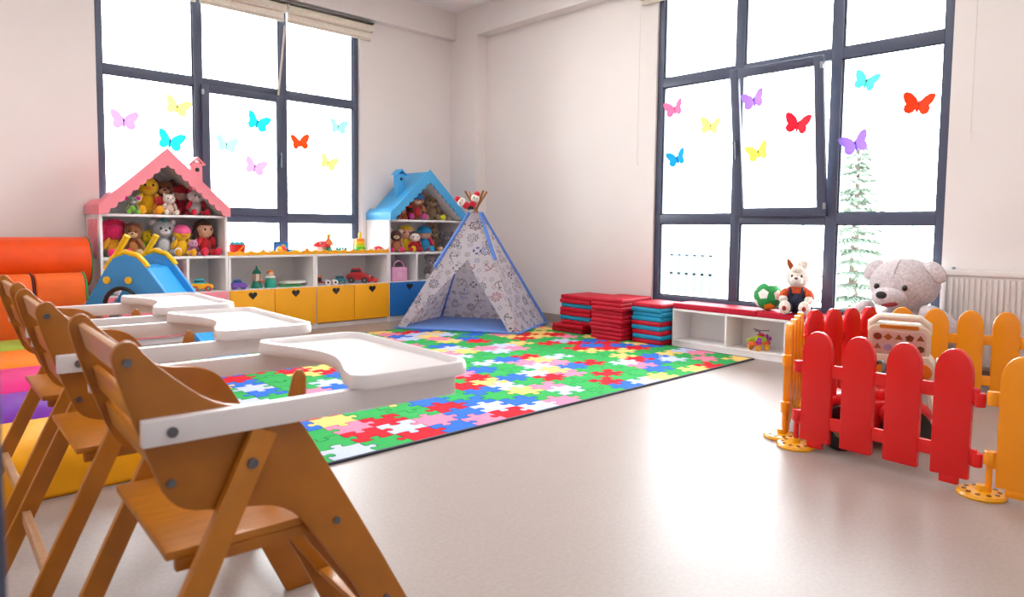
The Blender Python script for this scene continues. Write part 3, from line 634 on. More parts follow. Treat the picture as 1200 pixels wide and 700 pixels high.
for a in (-1.2, -.5, .2, .9): B().ell((.064*math.sin(a), -.064*math.cos(a), .032), (.016, .012, .014), n=10, m=6).build('spot', pc('f4ece6'), t)

# ------------------------------------------------------------------ jigsaw rug
RX0, RX1, RY0, RY1 = 1.30, 5.30, 2.72, 5.90
rug = tag(empty('jigsaw_rug', (RX0, RY0, 0)), 'large rug printed with colourful jigsaw pieces', 'rug')
NAVY = mat('1a2336', 'fabric')
B().box(0, RX1-RX0, 0, RY1-RY0, 0, .008).build('base', NAVY, rug, .002)
b = B(); w_, d_ = RX1-RX0, RY1-RY0
b.box(-.012, w_+.012, -.012, .006, 0, .012).box(-.012, w_+.012, d_-.006, d_+.012, 0, .012).box(-.012, .006, .006, d_-.006, 0, .012).box(w_-.006, w_+.012, .006, d_-.006, 0, .012)
b.build('binding', NAVY, rug, .002)
NX, NY = 19, 19; cw, chh = w_/NX, d_/NY
rnd = random.Random(11)
def knob(flip):                                     # along 0..1, bulge amplitude in units of the pitch
    pts = [(0, 0), (.18, -.03), (.36, -.035), (.415, .02), (.375, .09), (.355, .16), (.40, .225), (.5, .25), (.60, .225), (.645, .16), (.625, .09), (.585, .02), (.64, -.035), (.82, -.03)]
    return [(u, v*flip) for u, v in pts]
hs = [[rnd.choice((-1, 1)) if 0 < j < NY else 0 for i in range(NX)] for j in range(NY+1)]
vsn = [[rnd.choice((-1, 1)) if 0 < i < NX else 0 for j in range(NY)] for i in range(NX+1)]
jit = {(i, j): (rnd.uniform(-.05, .05)*(0 < i < NX), rnd.uniform(-.05, .05)*(0 < j < NY)) for i in range(NX+1) for j in range(NY+1)}
def node(i, j): return Vector(((i+jit[i, j][0])*cw, (j+jit[i, j][1])*chh))
def edge(a, b, s, amp):
    d = b-a; n = Vector((-d.y, d.x)).normalized()
    return [a+d*u+n*(v*amp) for u, v in (knob(s) if s else [(0, 0)])]
RC = [('38a656', 9), ('d8202f', 5), ('356cd0', 5), ('f0cb78', 5), ('ea86a4', 4.5), ('bcc6e6', 4.5)]
mats = [mat(c, 'print') for c, _ in RC]; wts = [w for _, w in RC]
lastc = {}
pieces = []
amp = (cw+chh)/2*.92
for j in range(NY):
    for i in range(NX):
        A, Bq, Cq, D = node(i, j), node(i+1, j), node(i+1, j+1), node(i, j+1)
        # each shared edge is generated once in its canonical direction
        e0 = edge(A, Bq, hs[j][i], amp)
        e1 = edge(Bq, Cq, vsn[i+1][j], amp)
        e2 = list(reversed(edge(D, Cq, hs[j+1][i], amp)[1:]+[Cq]))
        e3 = list(reversed(edge(A, D, vsn[i][j], amp)[1:]+[D]))
        poly = e0+e1+e2+e3
        n = len(poly); off = []
        for k in range(n):
            t1 = (poly[k]-poly[k-1]).normalized(); t2 = (poly[(k+1) % n]-poly[k]).normalized()
            nn = Vector((-(t1+t2).y, (t1+t2).x))
            if nn.length < 1e-5: nn = Vector((-t1.y, t1.x))
            off.append(poly[k]+nn.normalized()*.0034)
        for _ in range(6):
            c = rnd.choices(range(6), wts)[0]
            if c == 0 or (c != lastc.get((i-1, j)) and c != lastc.get((i, j-1))): break
        lastc[i, j] = c
        cen = sum(off, Vector((0, 0)))/n
        wc = Vector((RX0+cen.x, RY0+cen.y)); hid = (wc.x < 1.6)*3
        pieces.append((wc.length+hid, off, cen, c))
pieces.sort(key=lambda q: q[0])
rest = B(); restm = []
for idx, (_, off, cen, c) in enumerate(pieces):
    if idx < 296:
        pb = B().prism([(q.x-cen.x, q.y-cen.y) for q in off], 2, .008, .0105)
        pb.build('puzzle_piece', mats[c], rug, smooth=False, loc=(cen.x, cen.y, 0))
    else:
        k0 = len(rest.f); rest.prism([(q.x, q.y) for q in off], 2, .008, .0105); restm += [c]*(len(rest.f)-k0)
o = rest.build('puzzle_pieces', mats[0], rug, smooth=False); o['kind'] = 'stuff'
for m_ in mats[1:]: o.data.materials.append(m_)
for q, c in zip(o.data.polygons, restm): q.material_index = c

# ------------------------------------------------------------------ tepee
def print_mat():
    m = bpy.data.materials.new('nautical_print_canvas'); m.use_nodes = True; nt = m.node_tree; N = nt.nodes; L = nt.links; p = N['Principled BSDF']
    p.inputs['Roughness'].default_value = .85
    uv = N.new('ShaderNodeUVMap'); uv.uv_map = 'UVMap'
    def math_(op, a, b=None, c=None):
        n = N.new('ShaderNodeMath'); n.operation = op
        for k, v in enumerate((a, b, c)):
            if v is None: continue
            if isinstance(v, (int, float)): n.inputs[k].default_value = v
            else: L.new(v, n.inputs[k])
        return n.outputs[0]
    def layer(scale, shift, r0):
        mp = N.new('ShaderNodeMapping'); mp.inputs['Scale'].default_value = (scale, scale, scale); mp.inputs['Location'].default_value = (shift, shift*.7, 0); L.new(uv.outputs[0], mp.inputs[0])
        vo = N.new('ShaderNodeTexVoronoi'); vo.voronoi_dimensions = '2D'; vo.inputs['Scale'].default_value = 1; vo.inputs['Randomness'].default_value = .55; L.new(mp.outputs[0], vo.inputs['Vector'])
        sub = N.new('ShaderNodeVectorMath'); sub.operation = 'SUBTRACT'; L.new(mp.outputs[0], sub.inputs[0]); L.new(vo.outputs['Position'], sub.inputs[1])
        sx = N.new('ShaderNodeSeparateXYZ'); L.new(sub.outputs[0], sx.inputs[0]); x, y = sx.outputs[0], sx.outputs[1]
        r = vo.outputs['Distance']; cs = N.new('ShaderNodeSeparateColor'); L.new(vo.outputs['Color'], cs.inputs[0])
        rnd_, rn2 = cs.outputs[0], cs.outputs[1]
        th = math_('ARCTAN2', y, x)
        ring = math_('COMPARE', r, r0, .022); ring2 = math_('COMPARE', r, r0*.55, .018)
        spoke = math_('MULTIPLY', math_('GREATER_THAN', math_('COSINE', math_('MULTIPLY', th, 8)), .86), math_('LESS_THAN', r, r0*1.35))
        whl = math_('MAXIMUM', math_('MAXIMUM', ring, ring2), spoke)
        # anchor: shaft, cross bar and a lower arc
        rot = math_('MULTIPLY', rn2, 6.28); ca, sa = math_('COSINE', rot), math_('SINE', rot)
        xr = math_('SUBTRACT', math_('MULTIPLY', x, ca), math_('MULTIPLY', y, sa)); yr = math_('ADD', math_('MULTIPLY', x, sa), math_('MULTIPLY', y, ca))
        shaft = math_('MULTIPLY', math_('COMPARE', xr, 0, .024), math_('COMPARE', yr, 0, r0))
        bar = math_('MULTIPLY', math_('COMPARE', yr, r0*.62, .022), math_('COMPARE', xr, 0, r0*.45))
        arc = math_('MULTIPLY', math_('COMPARE', r, r0, .026), math_('LESS_THAN', yr, -r0*.35))
        anc = math_('MAXIMUM', math_('MAXIMUM', shaft, bar), arc)
        life = math_('MULTIPLY', math_('COMPARE', r, r0*.75, .06), math_('GREATER_THAN', math_('COSINE', math_('MULTIPLY', th, 4)), -.3))
        a_ = math_('LESS_THAN', rnd_, .4); c_ = math_('GREATER_THAN', rnd_, .72); b_ = math_('SUBTRACT', 1, math_('ADD', a_, c_))
        mask = math_('ADD', math_('ADD', math_('MULTIPLY', a_, whl), math_('MULTIPLY', b_, anc)), math_('MULTIPLY', c_, life))
        return mask, rn2
    m1, q1 = layer(6.3, .2, .26); m2, q2 = layer(11, 3.3, .24)
    def tint(q):
        r = N.new('ShaderNodeValToRGB'); r.color_ramp.interpolation = 'CONSTANT'; e = r.color_ramp.elements
        e[0].color = (.10, .095, .13, 1); e[1].position = .45; e[1].color = (.33, .30, .34, 1)
        for pos, c in ((.74, (.42, .05, .10, 1)), (.86, (.50, .24, .28, 1)), (.93, (.06, .14, .42, 1))): x = e.new(pos); x.color = c
        L.new(q, r.inputs[0]); return r.outputs[0]
    base = N.new('ShaderNodeTexNoise'); base.inputs['Scale'].default_value = 90; L.new(uv.outputs[0], base.inputs['Vector'])
    br = N.new('ShaderNodeValToRGB'); br.color_ramp.elements[0].color = (.80, .76, .80, 1); br.color_ramp.elements[1].color = (.88, .84, .87, 1); L.new(base.outputs[0], br.inputs[0])
    def mix(a, b, f, k):
        n = N.new('ShaderNodeMix'); n.data_type = 'RGBA'; L.new(math_('MULTIPLY', f, k), n.inputs['Factor']); L.new(a, n.inputs['A']); L.new(b, n.inputs['B']); return n.outputs['Result']
    c = mix(br.outputs[0], tint(q2), m2, .62); c = mix(c, tint(q1), m1, .9)
    L.new(c, p.inputs['Base Color'])
    tr = N.new('ShaderNodeBsdfTranslucent'); L.new(c, tr.inputs[0]); mx = N.new('ShaderNodeMixShader'); mx.inputs[0].default_value = .55
    L.new(p.outputs[0], mx.inputs[1]); L.new(tr.outputs[0], mx.inputs[2]); L.new(mx.outputs[0], N['Material Output'].inputs[0])
    return m
PRINT = print_mat()
tp = tag(empty('play_tepee', (4.78, 5.58, 0)), 'white childrens tepee with nautical print and blue edging', 'tepee')
O_ = Vector((4.78, 5.58, 0))
cor = {'L': Vector((3.99, 5.92, .02)), 'F': Vector((4.69, 4.85, .02)), 'R': Vector((5.50, 5.26, .02)), 'B': Vector((4.87, 6.33, .02))}
apx = Vector((4.68, 5.50, 1.24))
TOP = {k: apx+Vector((v.x-apx.x, v.y-apx.y, 0)).normalized()*.06+Vector((0, 0, -.03)) for k, v in cor.items()}
POLE = mat('9a5f30', 'wood')
for k, v in cor.items():
    o2 = apx + (Vector((v.y-apx.y, -(v.x-apx.x), 0)).normalized()*.009)
    v2 = v + Vector((apx.x-v.x, apx.y-v.y, 0)).normalized()*(.05 if k != 'B' else -.05)
    end = v2+(o2-v2)*1.155
    B().tube([v2-O_, end-O_], .0115, 10).build('pole', POLE, tp)
def canvas(name, cols, m, thick=.003):
    """grid of columns (lists of 3D points), unfolded UV in metres"""
    me_v = []; uvs = []; f = []; nr = len(cols[0])
    for ci, c in enumerate(cols):
        for ri, (p, u) in enumerate(c): me_v.append(p-O_); uvs.append(u)
    for ci in range(len(cols)-1):
        for ri in range(nr-1):
            a = ci*nr+ri; f.append((a, a+nr, a+nr+1, a+1))
    me = bpy.data.meshes.new(name); me.from_pydata([tuple(q) for q in me_v], [], f); ul = me.uv_layers.new(name='UVMap')
    for lo in me.loops: ul.data[lo.index].uv = uvs[lo.vertex_index]
    for q in me.polygons: q.use_smooth = True
    me.materials.append(m); o = bpy.data.objects.new(name, me); COL.objects.link(o); o.parent = tp
    return o
def facepts(a, b, u0f, u1f, vs_, sag, seed, nu=10):
    A, Bv = cor[a], cor[b]; wid = (Bv-A).length; hgt = ((A+Bv)/2-apx).length; n = (Bv-A).cross(apx-A).normalized(); cols = []
    cen = (cor['L']+cor['F']+cor['R']+cor['B'])/4+Vector((0, 0, .5))
    if n.dot(cen-A) < 0: n = -n
    rn = random.Random(seed); ph = rn.uniform(0, 6)
    for i in range(nu+1):
        c = []
        for v in vs_:
            u = u0f(v)+(u1f(v)-u0f(v))*i/nu
            p = A.lerp(TOP[a], v).lerp(Bv.lerp(TOP[b], v), u)
            e = math.sin(PI*u)*math.sin(PI*min(1, v*1.1))
            p = p+n*(sag*e*(1-v)+.006*math.sin(9*u+5*v+ph)*e*(1 if sag else 0))
            c.append((p, ((u-.5)*wid*(1-v)+seed*1.7, v*hgt)))
        cols.append(c)
    return cols
VS = [i/12 for i in range(13)]
canvas('canvas_panel', facepts('F', 'R', lambda v: 0, lambda v: 1, VS, .05, 1), PRINT)
canvas('canvas_panel', facepts('R', 'B', lambda v: 0, lambda v: 1, VS, .05, 2), PRINT)
canvas('canvas_panel', facepts('B', 'L', lambda v: 0, lambda v: 1, VS, .05, 3), PRINT)
VO = .60
def inn_l(v): s = v/VO; return .075+.425*s**1.9
def inn_r(v): s = v/VO; return .92-.42*s**1.9 - .03*math.sin(PI*s)
VL = [VO*i/12 for i in range(13)]
canvas('door_flap', facepts('L', 'F', lambda v: 0, inn_l, VL, 0, 4, 6), PRINT)
canvas('door_flap', facepts('L', 'F', inn_r, lambda v: 1, VL, 0, 4, 6), PRINT)
VU = [VO+(1-VO)*i/6 for i in range(7)]
canvas('canvas_panel', facepts('L', 'F', lambda v: 0, lambda v: 1, VU, 0, 4), PRINT)
EDGE = mat('5b86d8', 'fabric')
def edging(k, v0, v1):
    a = cor[k].lerp(TOP[k], v0); b_ = cor[k].lerp(TOP[k], v1); out = Vector((a.x-apx.x, a.y-apx.y, 0)).normalized()*.006
    bb = B(); cen = (a+b_)/2
    bb.tube([a+out-O_, b_+out-O_], [.020, .016], 10); bb.build('edging', EDGE, tp)
edging('R', 0, 1); edging('L', .52, 1); edging('F', .60, 1); edging('B', 0, 1)
me_ = B(); off = .02
base = [cor[k]+(cor[k]-O_-Vector((0, 0, .02))).normalized()*.03 for k in ('L', 'F', 'R', 'B')]
me_.prism([(q.x-O_.x, q.y-O_.y) for q in base], 2, .0125, .032).build('floor_pad', mat('5f8fe0', 'fabric'), tp, .008)
# small dolls tied to the poles
for (px_, py, rr, lab) in ((541, 237, 'L', 'small white faced doll with red hat tied to the tepee poles, facing the shelves'), (557, 233, 'F', 'small white faced doll with red hat tied high on the tepee poles')):
    d = ray(px_, py); tt = ((4.66)*d.x+5.46*d.y)/(d.x**2+d.y**2); p = CAM+d*tt + Vector((-.035, -.04, 0))
    t = tag(empty('small_doll', p), lab, 'doll', 'dolls on the tepee poles'); t.rotation_euler = (0, R(-55 if rr == 'L' else 20), R(-40))
    B().ell((0, 0, 0), (.045, .042, .042)).build('head', P_('ece2da'), t); B().ell((0, .004, .045), (.032, .032, .034)).build('hat', P_('cc1428'), t); B().ell((0, 0, -.06), (.038, .032, .042)).build('body', P_('c41830'), t)
    B().ell((0, 0, -.10), (.028, .026, .02)).build('shoes', P_('18141a'), t)
    for k in (-1, 1): B().ell((k*.017, -.039, .005), (.006, .005, .008), n=8, m=6).build('eye', EYE, t)

# ------------------------------------------------------------------ foam mats in three stacks
RED = 'c4102e'; TUR = '1f98c4'
MATM = {'r': mat(RED, 'foam', .55), 'b': mat(TUR, 'foam', .55)}
def foam_mat(x0, x1, y0, y1, z0, h, c, label, group, rz):
    cx, cy = (x0+x1)/2, (y0+y1)/2; w, d = (x1-x0)/2, (y1-y0)/2
    t = tag(empty('foam_mat', (cx, cy, z0), R(rz)), label, 'foam mat', group)
    B().box(-w, w, -d, d, 0, h).build('cover', MATM[c], t, h*.32, 3)
    zb = B(); zb.box(-w-.0015, -w+.001, -d+.03, d-.03, h*.47, h*.53).box(-w+.03, w-.03, -d-.0015, -d+.001, h*.47, h*.53); zb.build('zip_seam', mat('a00c28' if c == 'r' else '127a9c', 'fabric'), t)
ords = ['lowest', 'second lowest', 'third lowest', 'fourth', 'fifth', 'sixth', 'seventh', 'eighth', 'ninth', 'tenth']
def stack(seq, x0, x1, y0, y1, h, where, jit_, base_out=0):
    rn = random.Random(len(seq)*3); z = .0 if True else 0
    z = .0125 if x0 < RX1 else 0
    n = len(seq)
    for i, c in enumerate(seq):
        dx, dy = rn.uniform(-jit_, jit_), rn.uniform(-jit_, jit_)
        ex = -base_out if i < 2 else 0
        ey = base_out*2.2 if i < 2 else 0
        pos = 'topmost' if i == n-1 else ords[i]+(' from the floor' if i > 2 else '')
        foam_mat(x0+dx+ex, x1+dx+ex, y0+dy+ey, y1+dy+ey, z, h, c, '%s foam mat, %s in the stack %s' % ('red' if c == 'r' else 'turquoise', pos, where), 'foam mats stacked by the wall', rn.uniform(-1.5, 1.5))
        z += h+.0008
stack('rrrbrrbrr', 5.20, 5.62, 4.36, 4.76, .041, 'beside the tepee', .012, .04)
stack('rrrrrrrrrr', 5.12, 5.60, 3.93, 4.30, .0385, 'between two other mat stacks', .012)
stack('rbrbrbbbr', 5.22, 5.60, 3.56, 3.88, .0405, 'beside the bench', .008)

# ------------------------------------------------------------------ bench with cubbies
bx0, bx1, by0, by1 = 5.352, 5.640, 2.05, 3.53
t = tag(empty('cubby_bench', (bx0, by0, 0)), 'low white bench with open cubbies under the window', 'bench'); bw, bl = bx1-bx0, by1-by0; bt = .02
B().box(0, bw, 0, bl, .325, .345).build('top_panel', WHITE, t, .002); B().box(.0, bw, bt, bl-bt, .045, .06).build('bottom_panel', WHITE, t, .002); B().box(.004, .02, bt, bl-bt, 0, .045).build('plinth', WHITE, t)
for y in (0, bl-bt): B().box(0, bw, y, y+bt, 0, .325).build('side_panel', WHITE, t, .002)
for y in (bl-.53, bl-1.05): B().box(.001, bw-.01, y-.009, y+.009, .06, .325).build('divider', WHITE, t, .002)
B().box(bw-.01, bw, bt, bl-bt, .06, .325).build('back_panel', WHITE, t)
CUSH = mat('c01030', 'foam', .6)
for a, b_, lab in ((by1-.80, by1, 'red seat cushion on the bench end beside the mat stacks'), (by0, by1-.805, 'red seat cushion on the bench under the ball and rabbit')):
    o = B().box(-.145, .145, -(b_-a)/2, (b_-a)/2, 0, .05).build('seat_cushion', CUSH, None, .012, 3); o.location = ((bx0+bx1)/2, (a+b_)/2, .3455); tag(o, lab, 'cushion', 'red bench cushions')
ZB = .3965
# ball
bl_c = Vector((5.49, 2.70, ZB+.116)); t = tag(empty('toy_ball', (bl_c.x, bl_c.y, ZB)), 'green ball with white and yellow pentagon patches', 'ball'); rb = .116
B().ell((0, 0, rb), rb, n=32, m=20).build('ball', mat('1f9a4a', 'fabric'), t)
phi = (1+5**.5)/2; ic = [Vector(q).normalized() for q in [(0, s1, s2*phi) for s1 in (-1, 1) for s2 in (-1, 1)]+[(s1, s2*phi, 0) for s1 in (-1, 1) for s2 in (-1, 1)]+[(s2*phi, 0, s1) for s1 in (-1, 1) for s2 in (-1, 1)]]
rotm = Euler((.35, .75, .3)).to_matrix()
for i, q in enumerate(ic):
    q = rotm @ q; e1 = q.orthogonal().normalized(); e2 = q.cross(e1); pp = []
    N5 = 20; bb = B(); vs5 = [q*rb*1.018+Vector((0, 0, rb))]
    for fr5 in (.5, 1.0):
        for k in range(N5):
            th5 = 2*PI*k/N5; sec = (th5 % (2*PI/5))-PI/5; a = .40*math.cos(PI/5)/math.cos(sec)*fr5
            vs5.append((q*math.cos(a)+(e1*math.cos(th5)+e2*math.sin(th5))*math.sin(a))*(rb*(1.018 if fr5 < 1 else 1.008))+Vector((0, 0, rb)))
    bb.add(vs5, [(0, 1+k, 1+(k+1) % N5) for k in range(N5)]+[(1+k, 1+N5+k, 1+N5+(k+1) % N5, 1+(k+1) % N5) for k in range(N5)])
    bb.build('patch', mat('f2f0ec' if i % 3 else 'f0b81c', 'fabric'), t)
# rabbit in overalls
t = tag(empty('plush_rabbit', (5.50, 2.46, ZB), R(-72)), 'white plush rabbit in navy overalls and orange shirt on the bench', 'plush toy')
def E2(nm, c, r, m, rot=(0, 0, 0), par=None): return B().ell(c, r, rot, 18, 12).build(nm, m, par or t)
CR = P_('eee6dc'); NV = mat('1c2340', 'fabric'); OR = mat('d8501c', 'fabric')
E2('overalls', (0, 0, .10), (.095, .085, .105), NV); E2('shirt', (0, .005, .17), (.09, .075, .06), OR)
hd = E2('head', (0, -.01, .285), (.088, .08, .085), CR)
E2('muzzle', (0, -.075, .265), (.05, .04, .038), P_('f6f2ea'), par=hd); E2('nose', (0, -.112, .285), (.014, .01, .01), mat('6a3a30', 'fabric'), par=hd)
E2('cap_brim', (0, -.05, .35), (.045, .04, .035), P_('f0e8de'), par=hd)
for k in (-1, 1):
    E2('arm', (k*.095, -.035, .145), (.035, .05, .06), OR, (R(30), R(-k*20), 0)); E2('hand', (k*.095, -.075, .11), (.034, .034, .034), CR)
    E2('leg', (k*.06, -.09, .045), (.04, .08, .042), NV); f_ = E2('foot', (k*.072, -.155, .055), (.045, .035, .055), CR); E2('sole_pad', (k*.072, -.187, .05), (.016, .006, .02), mat('a02020', 'fabric'), par=f_)
    E2('strap', (k*.045, -.068, .165), (.012, .014, .05), NV); B().ell((k*.035, -.078, .3), (.009, .007, .012), n=8, m=6).build('eye', EYE, hd)
E2('ear', (-.055, .0, .375), (.022, .014, .065), P_('a8481c'), (0, R(-25), 0), hd); E2('ear', (.03, .0, .38), (.04, .016, .05), CR, (0, R(30), 0), hd)
# helicopter toy in the cubby
t = tag(empty('toy_helicopter', (5.43, 2.735, .0605), R(160)), 'lime and orange toy helicopter with purple propellers in a cubby', 'toy helicopter')
B().ell((0, 0, .085), (.075, .045, .04)).build('body', pc('b4cc22'), t, 0); B().box(-.075, .085, -.042, .042, .045, .08).build('hull', pc('f0642a'), t, .012); B().prism([(.05, .07), (.13, .085), (.13, .10), (.05, .115)], 1, -.012, .012).build('tail', pc('b0d030'), t, .004)
B().ell((-.02, 0, .125), (.035, .03, .02)).build('canopy', pc('c02838'), t); B().cyl((-.005, 0, .13), (-.005, 0, .165), .006, n=8).build('mast', pc('7a3a8a'), t)
for k in range(3): a = k*2*PI/3+.4; B().beam((-.005, 0, .164), (-.005+.075*math.cos(a), .075*math.sin(a), .168), .022, .005).build('rotor_blade', pc('5a2a4a'), t)
for k in range(4): a = k*PI/2+.4; B().ell((-.095, .028*math.cos(a), .085+.028*math.sin(a)), (.006, .019, .019), n=10, m=6).build('propeller_petal', pc('b03aa8'), t)
B().cyl((-.10, 0, .085), (-.07, 0, .085), .008, n=8).build('propeller_hub', pc('8a2a90'), t)
for k in range(5): a = k*2*PI/5; B().ell((.045+.02*math.cos(a), .05, .085+.02*math.sin(a)), (.014, .006, .014), n=10, m=6).build('flower_petal', pc('a83ac0'), t)
for x in (-.045, .045):
    for y in (-.045, .045): wheel(t, (x, y, .028), .028, .016, 'y', pc('f0a41c'), pc('e8c040'))

# ------------------------------------------------------------------ radiator
t = tag(empty('radiator', (5.565, .15, .14)), 'white panel radiator with vertical grooves on the wall', 'radiator'); RL, RH = 1.28, .655
RAD = mat('e8e2e0', 'paint', .35)
B().box(.012, .075, 0, RL, 0, RH).build('panel', RAD, t, .008)
nb_ = 38
for i in range(nb_):
    y = .03+(RL-.06)*i/(nb_-1); B().box(0, .0135, y-.010, y+.010, .03, RH-.055).build('ridge', RAD, t, .005, 2)
B().box(-.002, .078, -.006, RL+.006, RH-.035, RH+.003).build('top_cover', RAD, t, .004)
for i in range(24):
    y = .05+(RL-.1)*i/23; B().box(.01, .066, y-.008, y+.008, RH+.0025, RH+.006).build('grille_bar', RAD, t)
B().box(-.004, .08, RL, RL+.012, 0, RH).build('end_cap', RAD, t, .003); B().cyl((.04, RL-.03, RH), (.04, RL-.03, RH+.02), .012, n=10).build('air_vent', METAL, t)
for y in (.25, RL-.25): B().box(.075, .095, y-.02, y+.02, .1, RH-.1).build('bracket', RAD, t)
for y in (.07, RL-.07): B().tube([(.045, y, 0), (.045, y, -.08), (.045, y, -.139)], .009, 8).build('pipe', RAD, t)

# ------------------------------------------------------------------ giant teddy bear
t = tag(empty('giant_teddy', (5.36, 1.635, 0), R(-94)), 'giant pale grey plush bear sitting by the window and radiator', 'teddy bear')
TG = P_('cdc2c6'); TL = P_('d6ccd0')
def E3(nm, c, r, m, rot=(0, 0, 0), par=None, n=24, mm=16): return B().ell(c, r, rot, n, mm).build(nm, m, par or t)
E3('body', (0, .06, .28), (.235, .20, .28), TG)
hp = E3('head', (0, 0, .69), (.225, .195, .185), TG, (R(10), R(0), 0), n=32, mm=20)
E3('muzzle', (-.03, -.165, .605), (.115, .10, .075), TL, par=hp); E3('nose', (-.045, -.262, .622), (.036, .02, .026), mat((.02, .017, .022), 'fabric'), par=hp); E3('mouth', (.0, -.232, .56), (.055, .022, .018), mat('8a2028', 'fabric'), (0, R(-8), 0), hp)
for k in (-1, 1):
    E3('eye', (-.02+k*.092, -.180, .675), (.019, .014, .021), mat('1c0f0c', 'plastic', .1), par=hp)
    e_ = E3('ear', (k*.20, -.03, .785), (.088, .04, .058), TL, (R(-15), R(k*48), 0), hp)
    E3('arm', (k*.27, -.06, .42), (.085, .12, .19), TG, (R(35), R(-k*35), 0))
    E3('leg', (k*.19, -.13, .11), (.105, .17, .105), TG, (0, 0, R(k*15)))
    E3('foot', (k*.225, -.28, .14), (.11, .06, .13), TL)
B().tube([(0, -.190, .72), (0, -.170, .79), (0, -.11, .85), (0, .0, .875)], .003, 6).build('head_seam', P_('b4a8ae'), hp)

# ------------------------------------------------------------------ play pen fence
FR_, FO_ = mat('e00c10', 'plastic', .25), mat('fb9a08', 'plastic', .25)
PH = .58
def picket(w=.141):
    pts = [(-w/2, .05), (w/2, .05), (w/2, PH-.105)]
    for i in range(1, 12): a = PI*i/12; pts.append((w/2*math.cos(a), PH-.105+.105*math.sin(a)))
    pts.append((-w/2, PH-.105)); return pts
pk_mesh = {}
def fence(a, b, m, label, base0=True, base1=False, joints=True):
    a = Vector((*a, 0)); b = Vector((*b, 0)); L_ = (b-a).length; ang = math.atan2(b.y-a.y, b.x-a.x)
    t = tag(empty('play_fence', a, ang), label, 'play fence', 'play fence panels'); key = m.name
    if key not in pk_mesh:
        me = B().prism(picket(), 1, -.016, .016).mesh('picket', .006, 2); me.materials.append(m); pk_mesh[key] = me
    for i in range(4):
        o = bpy.data.objects.new('picket', pk_mesh[key]); COL.objects.link(o); o.parent = t; o.location = (L_*(i+.5)/4, 0, 0)
    for z in (.15, .40): B().box(.0, L_, -.011, .011, z-.03, z+.03).build('rail', m, t, .005)
    for x, z in ((.0, .16), (.0, .40), (L_, .14), (L_, .385)): B().cyl((x, 0, z-.028), (x, 0, z+.028), .021, n=14).build('joint', m, t, .003)
    B().cyl((.0, 0, .024), (.0, 0, .13), .012, n=12).build('joint_pin', m, t)
    for k in (.5, 3.5): B().box(L_*k/4-.035, L_*k/4+.035, -.014, .014, .02, .06).build('foot_tab', m, t, .004)
    return t
def base_disc(x, y, label):
    t = tag(empty('fence_stand', (x, y, 0)), label, 'fence base', 'yellow fence bases'); OB = mat('f0a808', 'plastic', .3)
    B().lathe([(.085, 0), (.088, .008), (.082, .018), (.04, .024), (.022, .024)], 28).build('disc', OB, t); B().lathe([(.022, .0235), (.020, .045), (.0135, .046)], 16).build('socket', OB, t)
    for k in range(10): q = 2*PI*k/10; B().cyl((.06*math.cos(q), .06*math.sin(q), .017), (.06*math.cos(q), .06*math.sin(q), .0235), .0095, n=10).build('hole', mat('7a4a08', 'plastic'), t)  # dark raised pegs stand in for the shade inside the disc's holes
fence((3.30, 1.455), (3.25, .695), FR_, 'red picket play fence panel facing the open floor')
fence((3.245, .65), (3.28, -.09), FO_, 'orange picket play fence panel next to the front red panel')
fence((3.40, 1.56), (4.10, 1.80), FO_, 'orange picket play fence panel at the side facing the bench')
fence((4.15, 1.80), (4.76, 1.60), FR_, 'red picket play fence panel in front of the bear')
fence((4.79, 1.56), (5.08, .88), FO_, 'orange picket play fence panel in front of the radiator')
fence((5.09, .84), (4.98, .12), FR_, 'red picket play fence panel beside the radiator end')
base_disc(3.30, 1.455, 'yellow round foot under the end of the red fence facing the floor'); base_disc(3.40, 1.575, 'yellow round foot under the side orange fence panel')
base_disc(3.2475, .672, 'yellow round foot between red and orange fences facing the floor'); base_disc(4.125, 1.80, 'yellow round foot under the red panel before the bear'); base_disc(4.775, 1.58, 'yellow round foot between the back red and orange panels'); base_disc(5.085, .86, 'yellow round foot before the radiator')

# ------------------------------------------------------------------ activity walker and red ride-on car inside the pen
t = tag(empty('activity_walker', (4.05, 1.245, 0), R(105)), 'white baby walker with a shape sorter panel and red wheels', 'baby walker')
CW = pc('efe6d4')
T0 = Matrix.Translation((0, 0, .30)) @ Euler((R(-22), 0, 0)).to_matrix().to_4x4()
def TP(b_): b_.v = [tuple(T0 @ Vector(q)) for q in b_.v]; return b_
def rrect(x0, x1, z0, z1, r, n=5):
    pts = []
    for cx, cz, a0 in ((x1-r, z1-r, 0), (x0+r, z1-r, 90), (x0+r, z0+r, 180), (x1-r, z0+r, 270)):
        for k in range(n+1): a = R(a0+90*k/n); pts.append((cx+r*math.cos(a), cz+r*math.sin(a)))
    return pts
TP(B().prism(rrect(-.145, .145, .10, .30, .05), 1, -.025, .03)).build('panel_board', CW, t, .01)
TP(B().prism([(-.185, -.03), (.185, -.03), (.175, .07), (.14, .13), (-.14, .13), (-.175, .07)], 1, -.035, .045)).build('console', CW, t, .014)
TP(B().tube([(-.13, 0, .25), (-.13, 0, .30), (-.09, 0, .335), (.09, 0, .335), (.13, 0, .30), (.13, 0, .25)], .019, 10)).build('handle', CW, t)
TP(B().prism(rrect(-.09, .09, .285, .305, .008), 1, .028, .034)).build('handle_slot', pc('d88a28'), t)
TP(B().prism(rrect(-.125, .125, .13, .27, .025), 1, .029, .034)).build('sorter_plate', pc('e6c8c0'), t, .002)
shc = ['8a5a30', '7a4a30', 'a06a28', 'b06a30', '8a4a30', '7a5230', '946030', 'c0742c', 'b8a8d0', 'a86850']
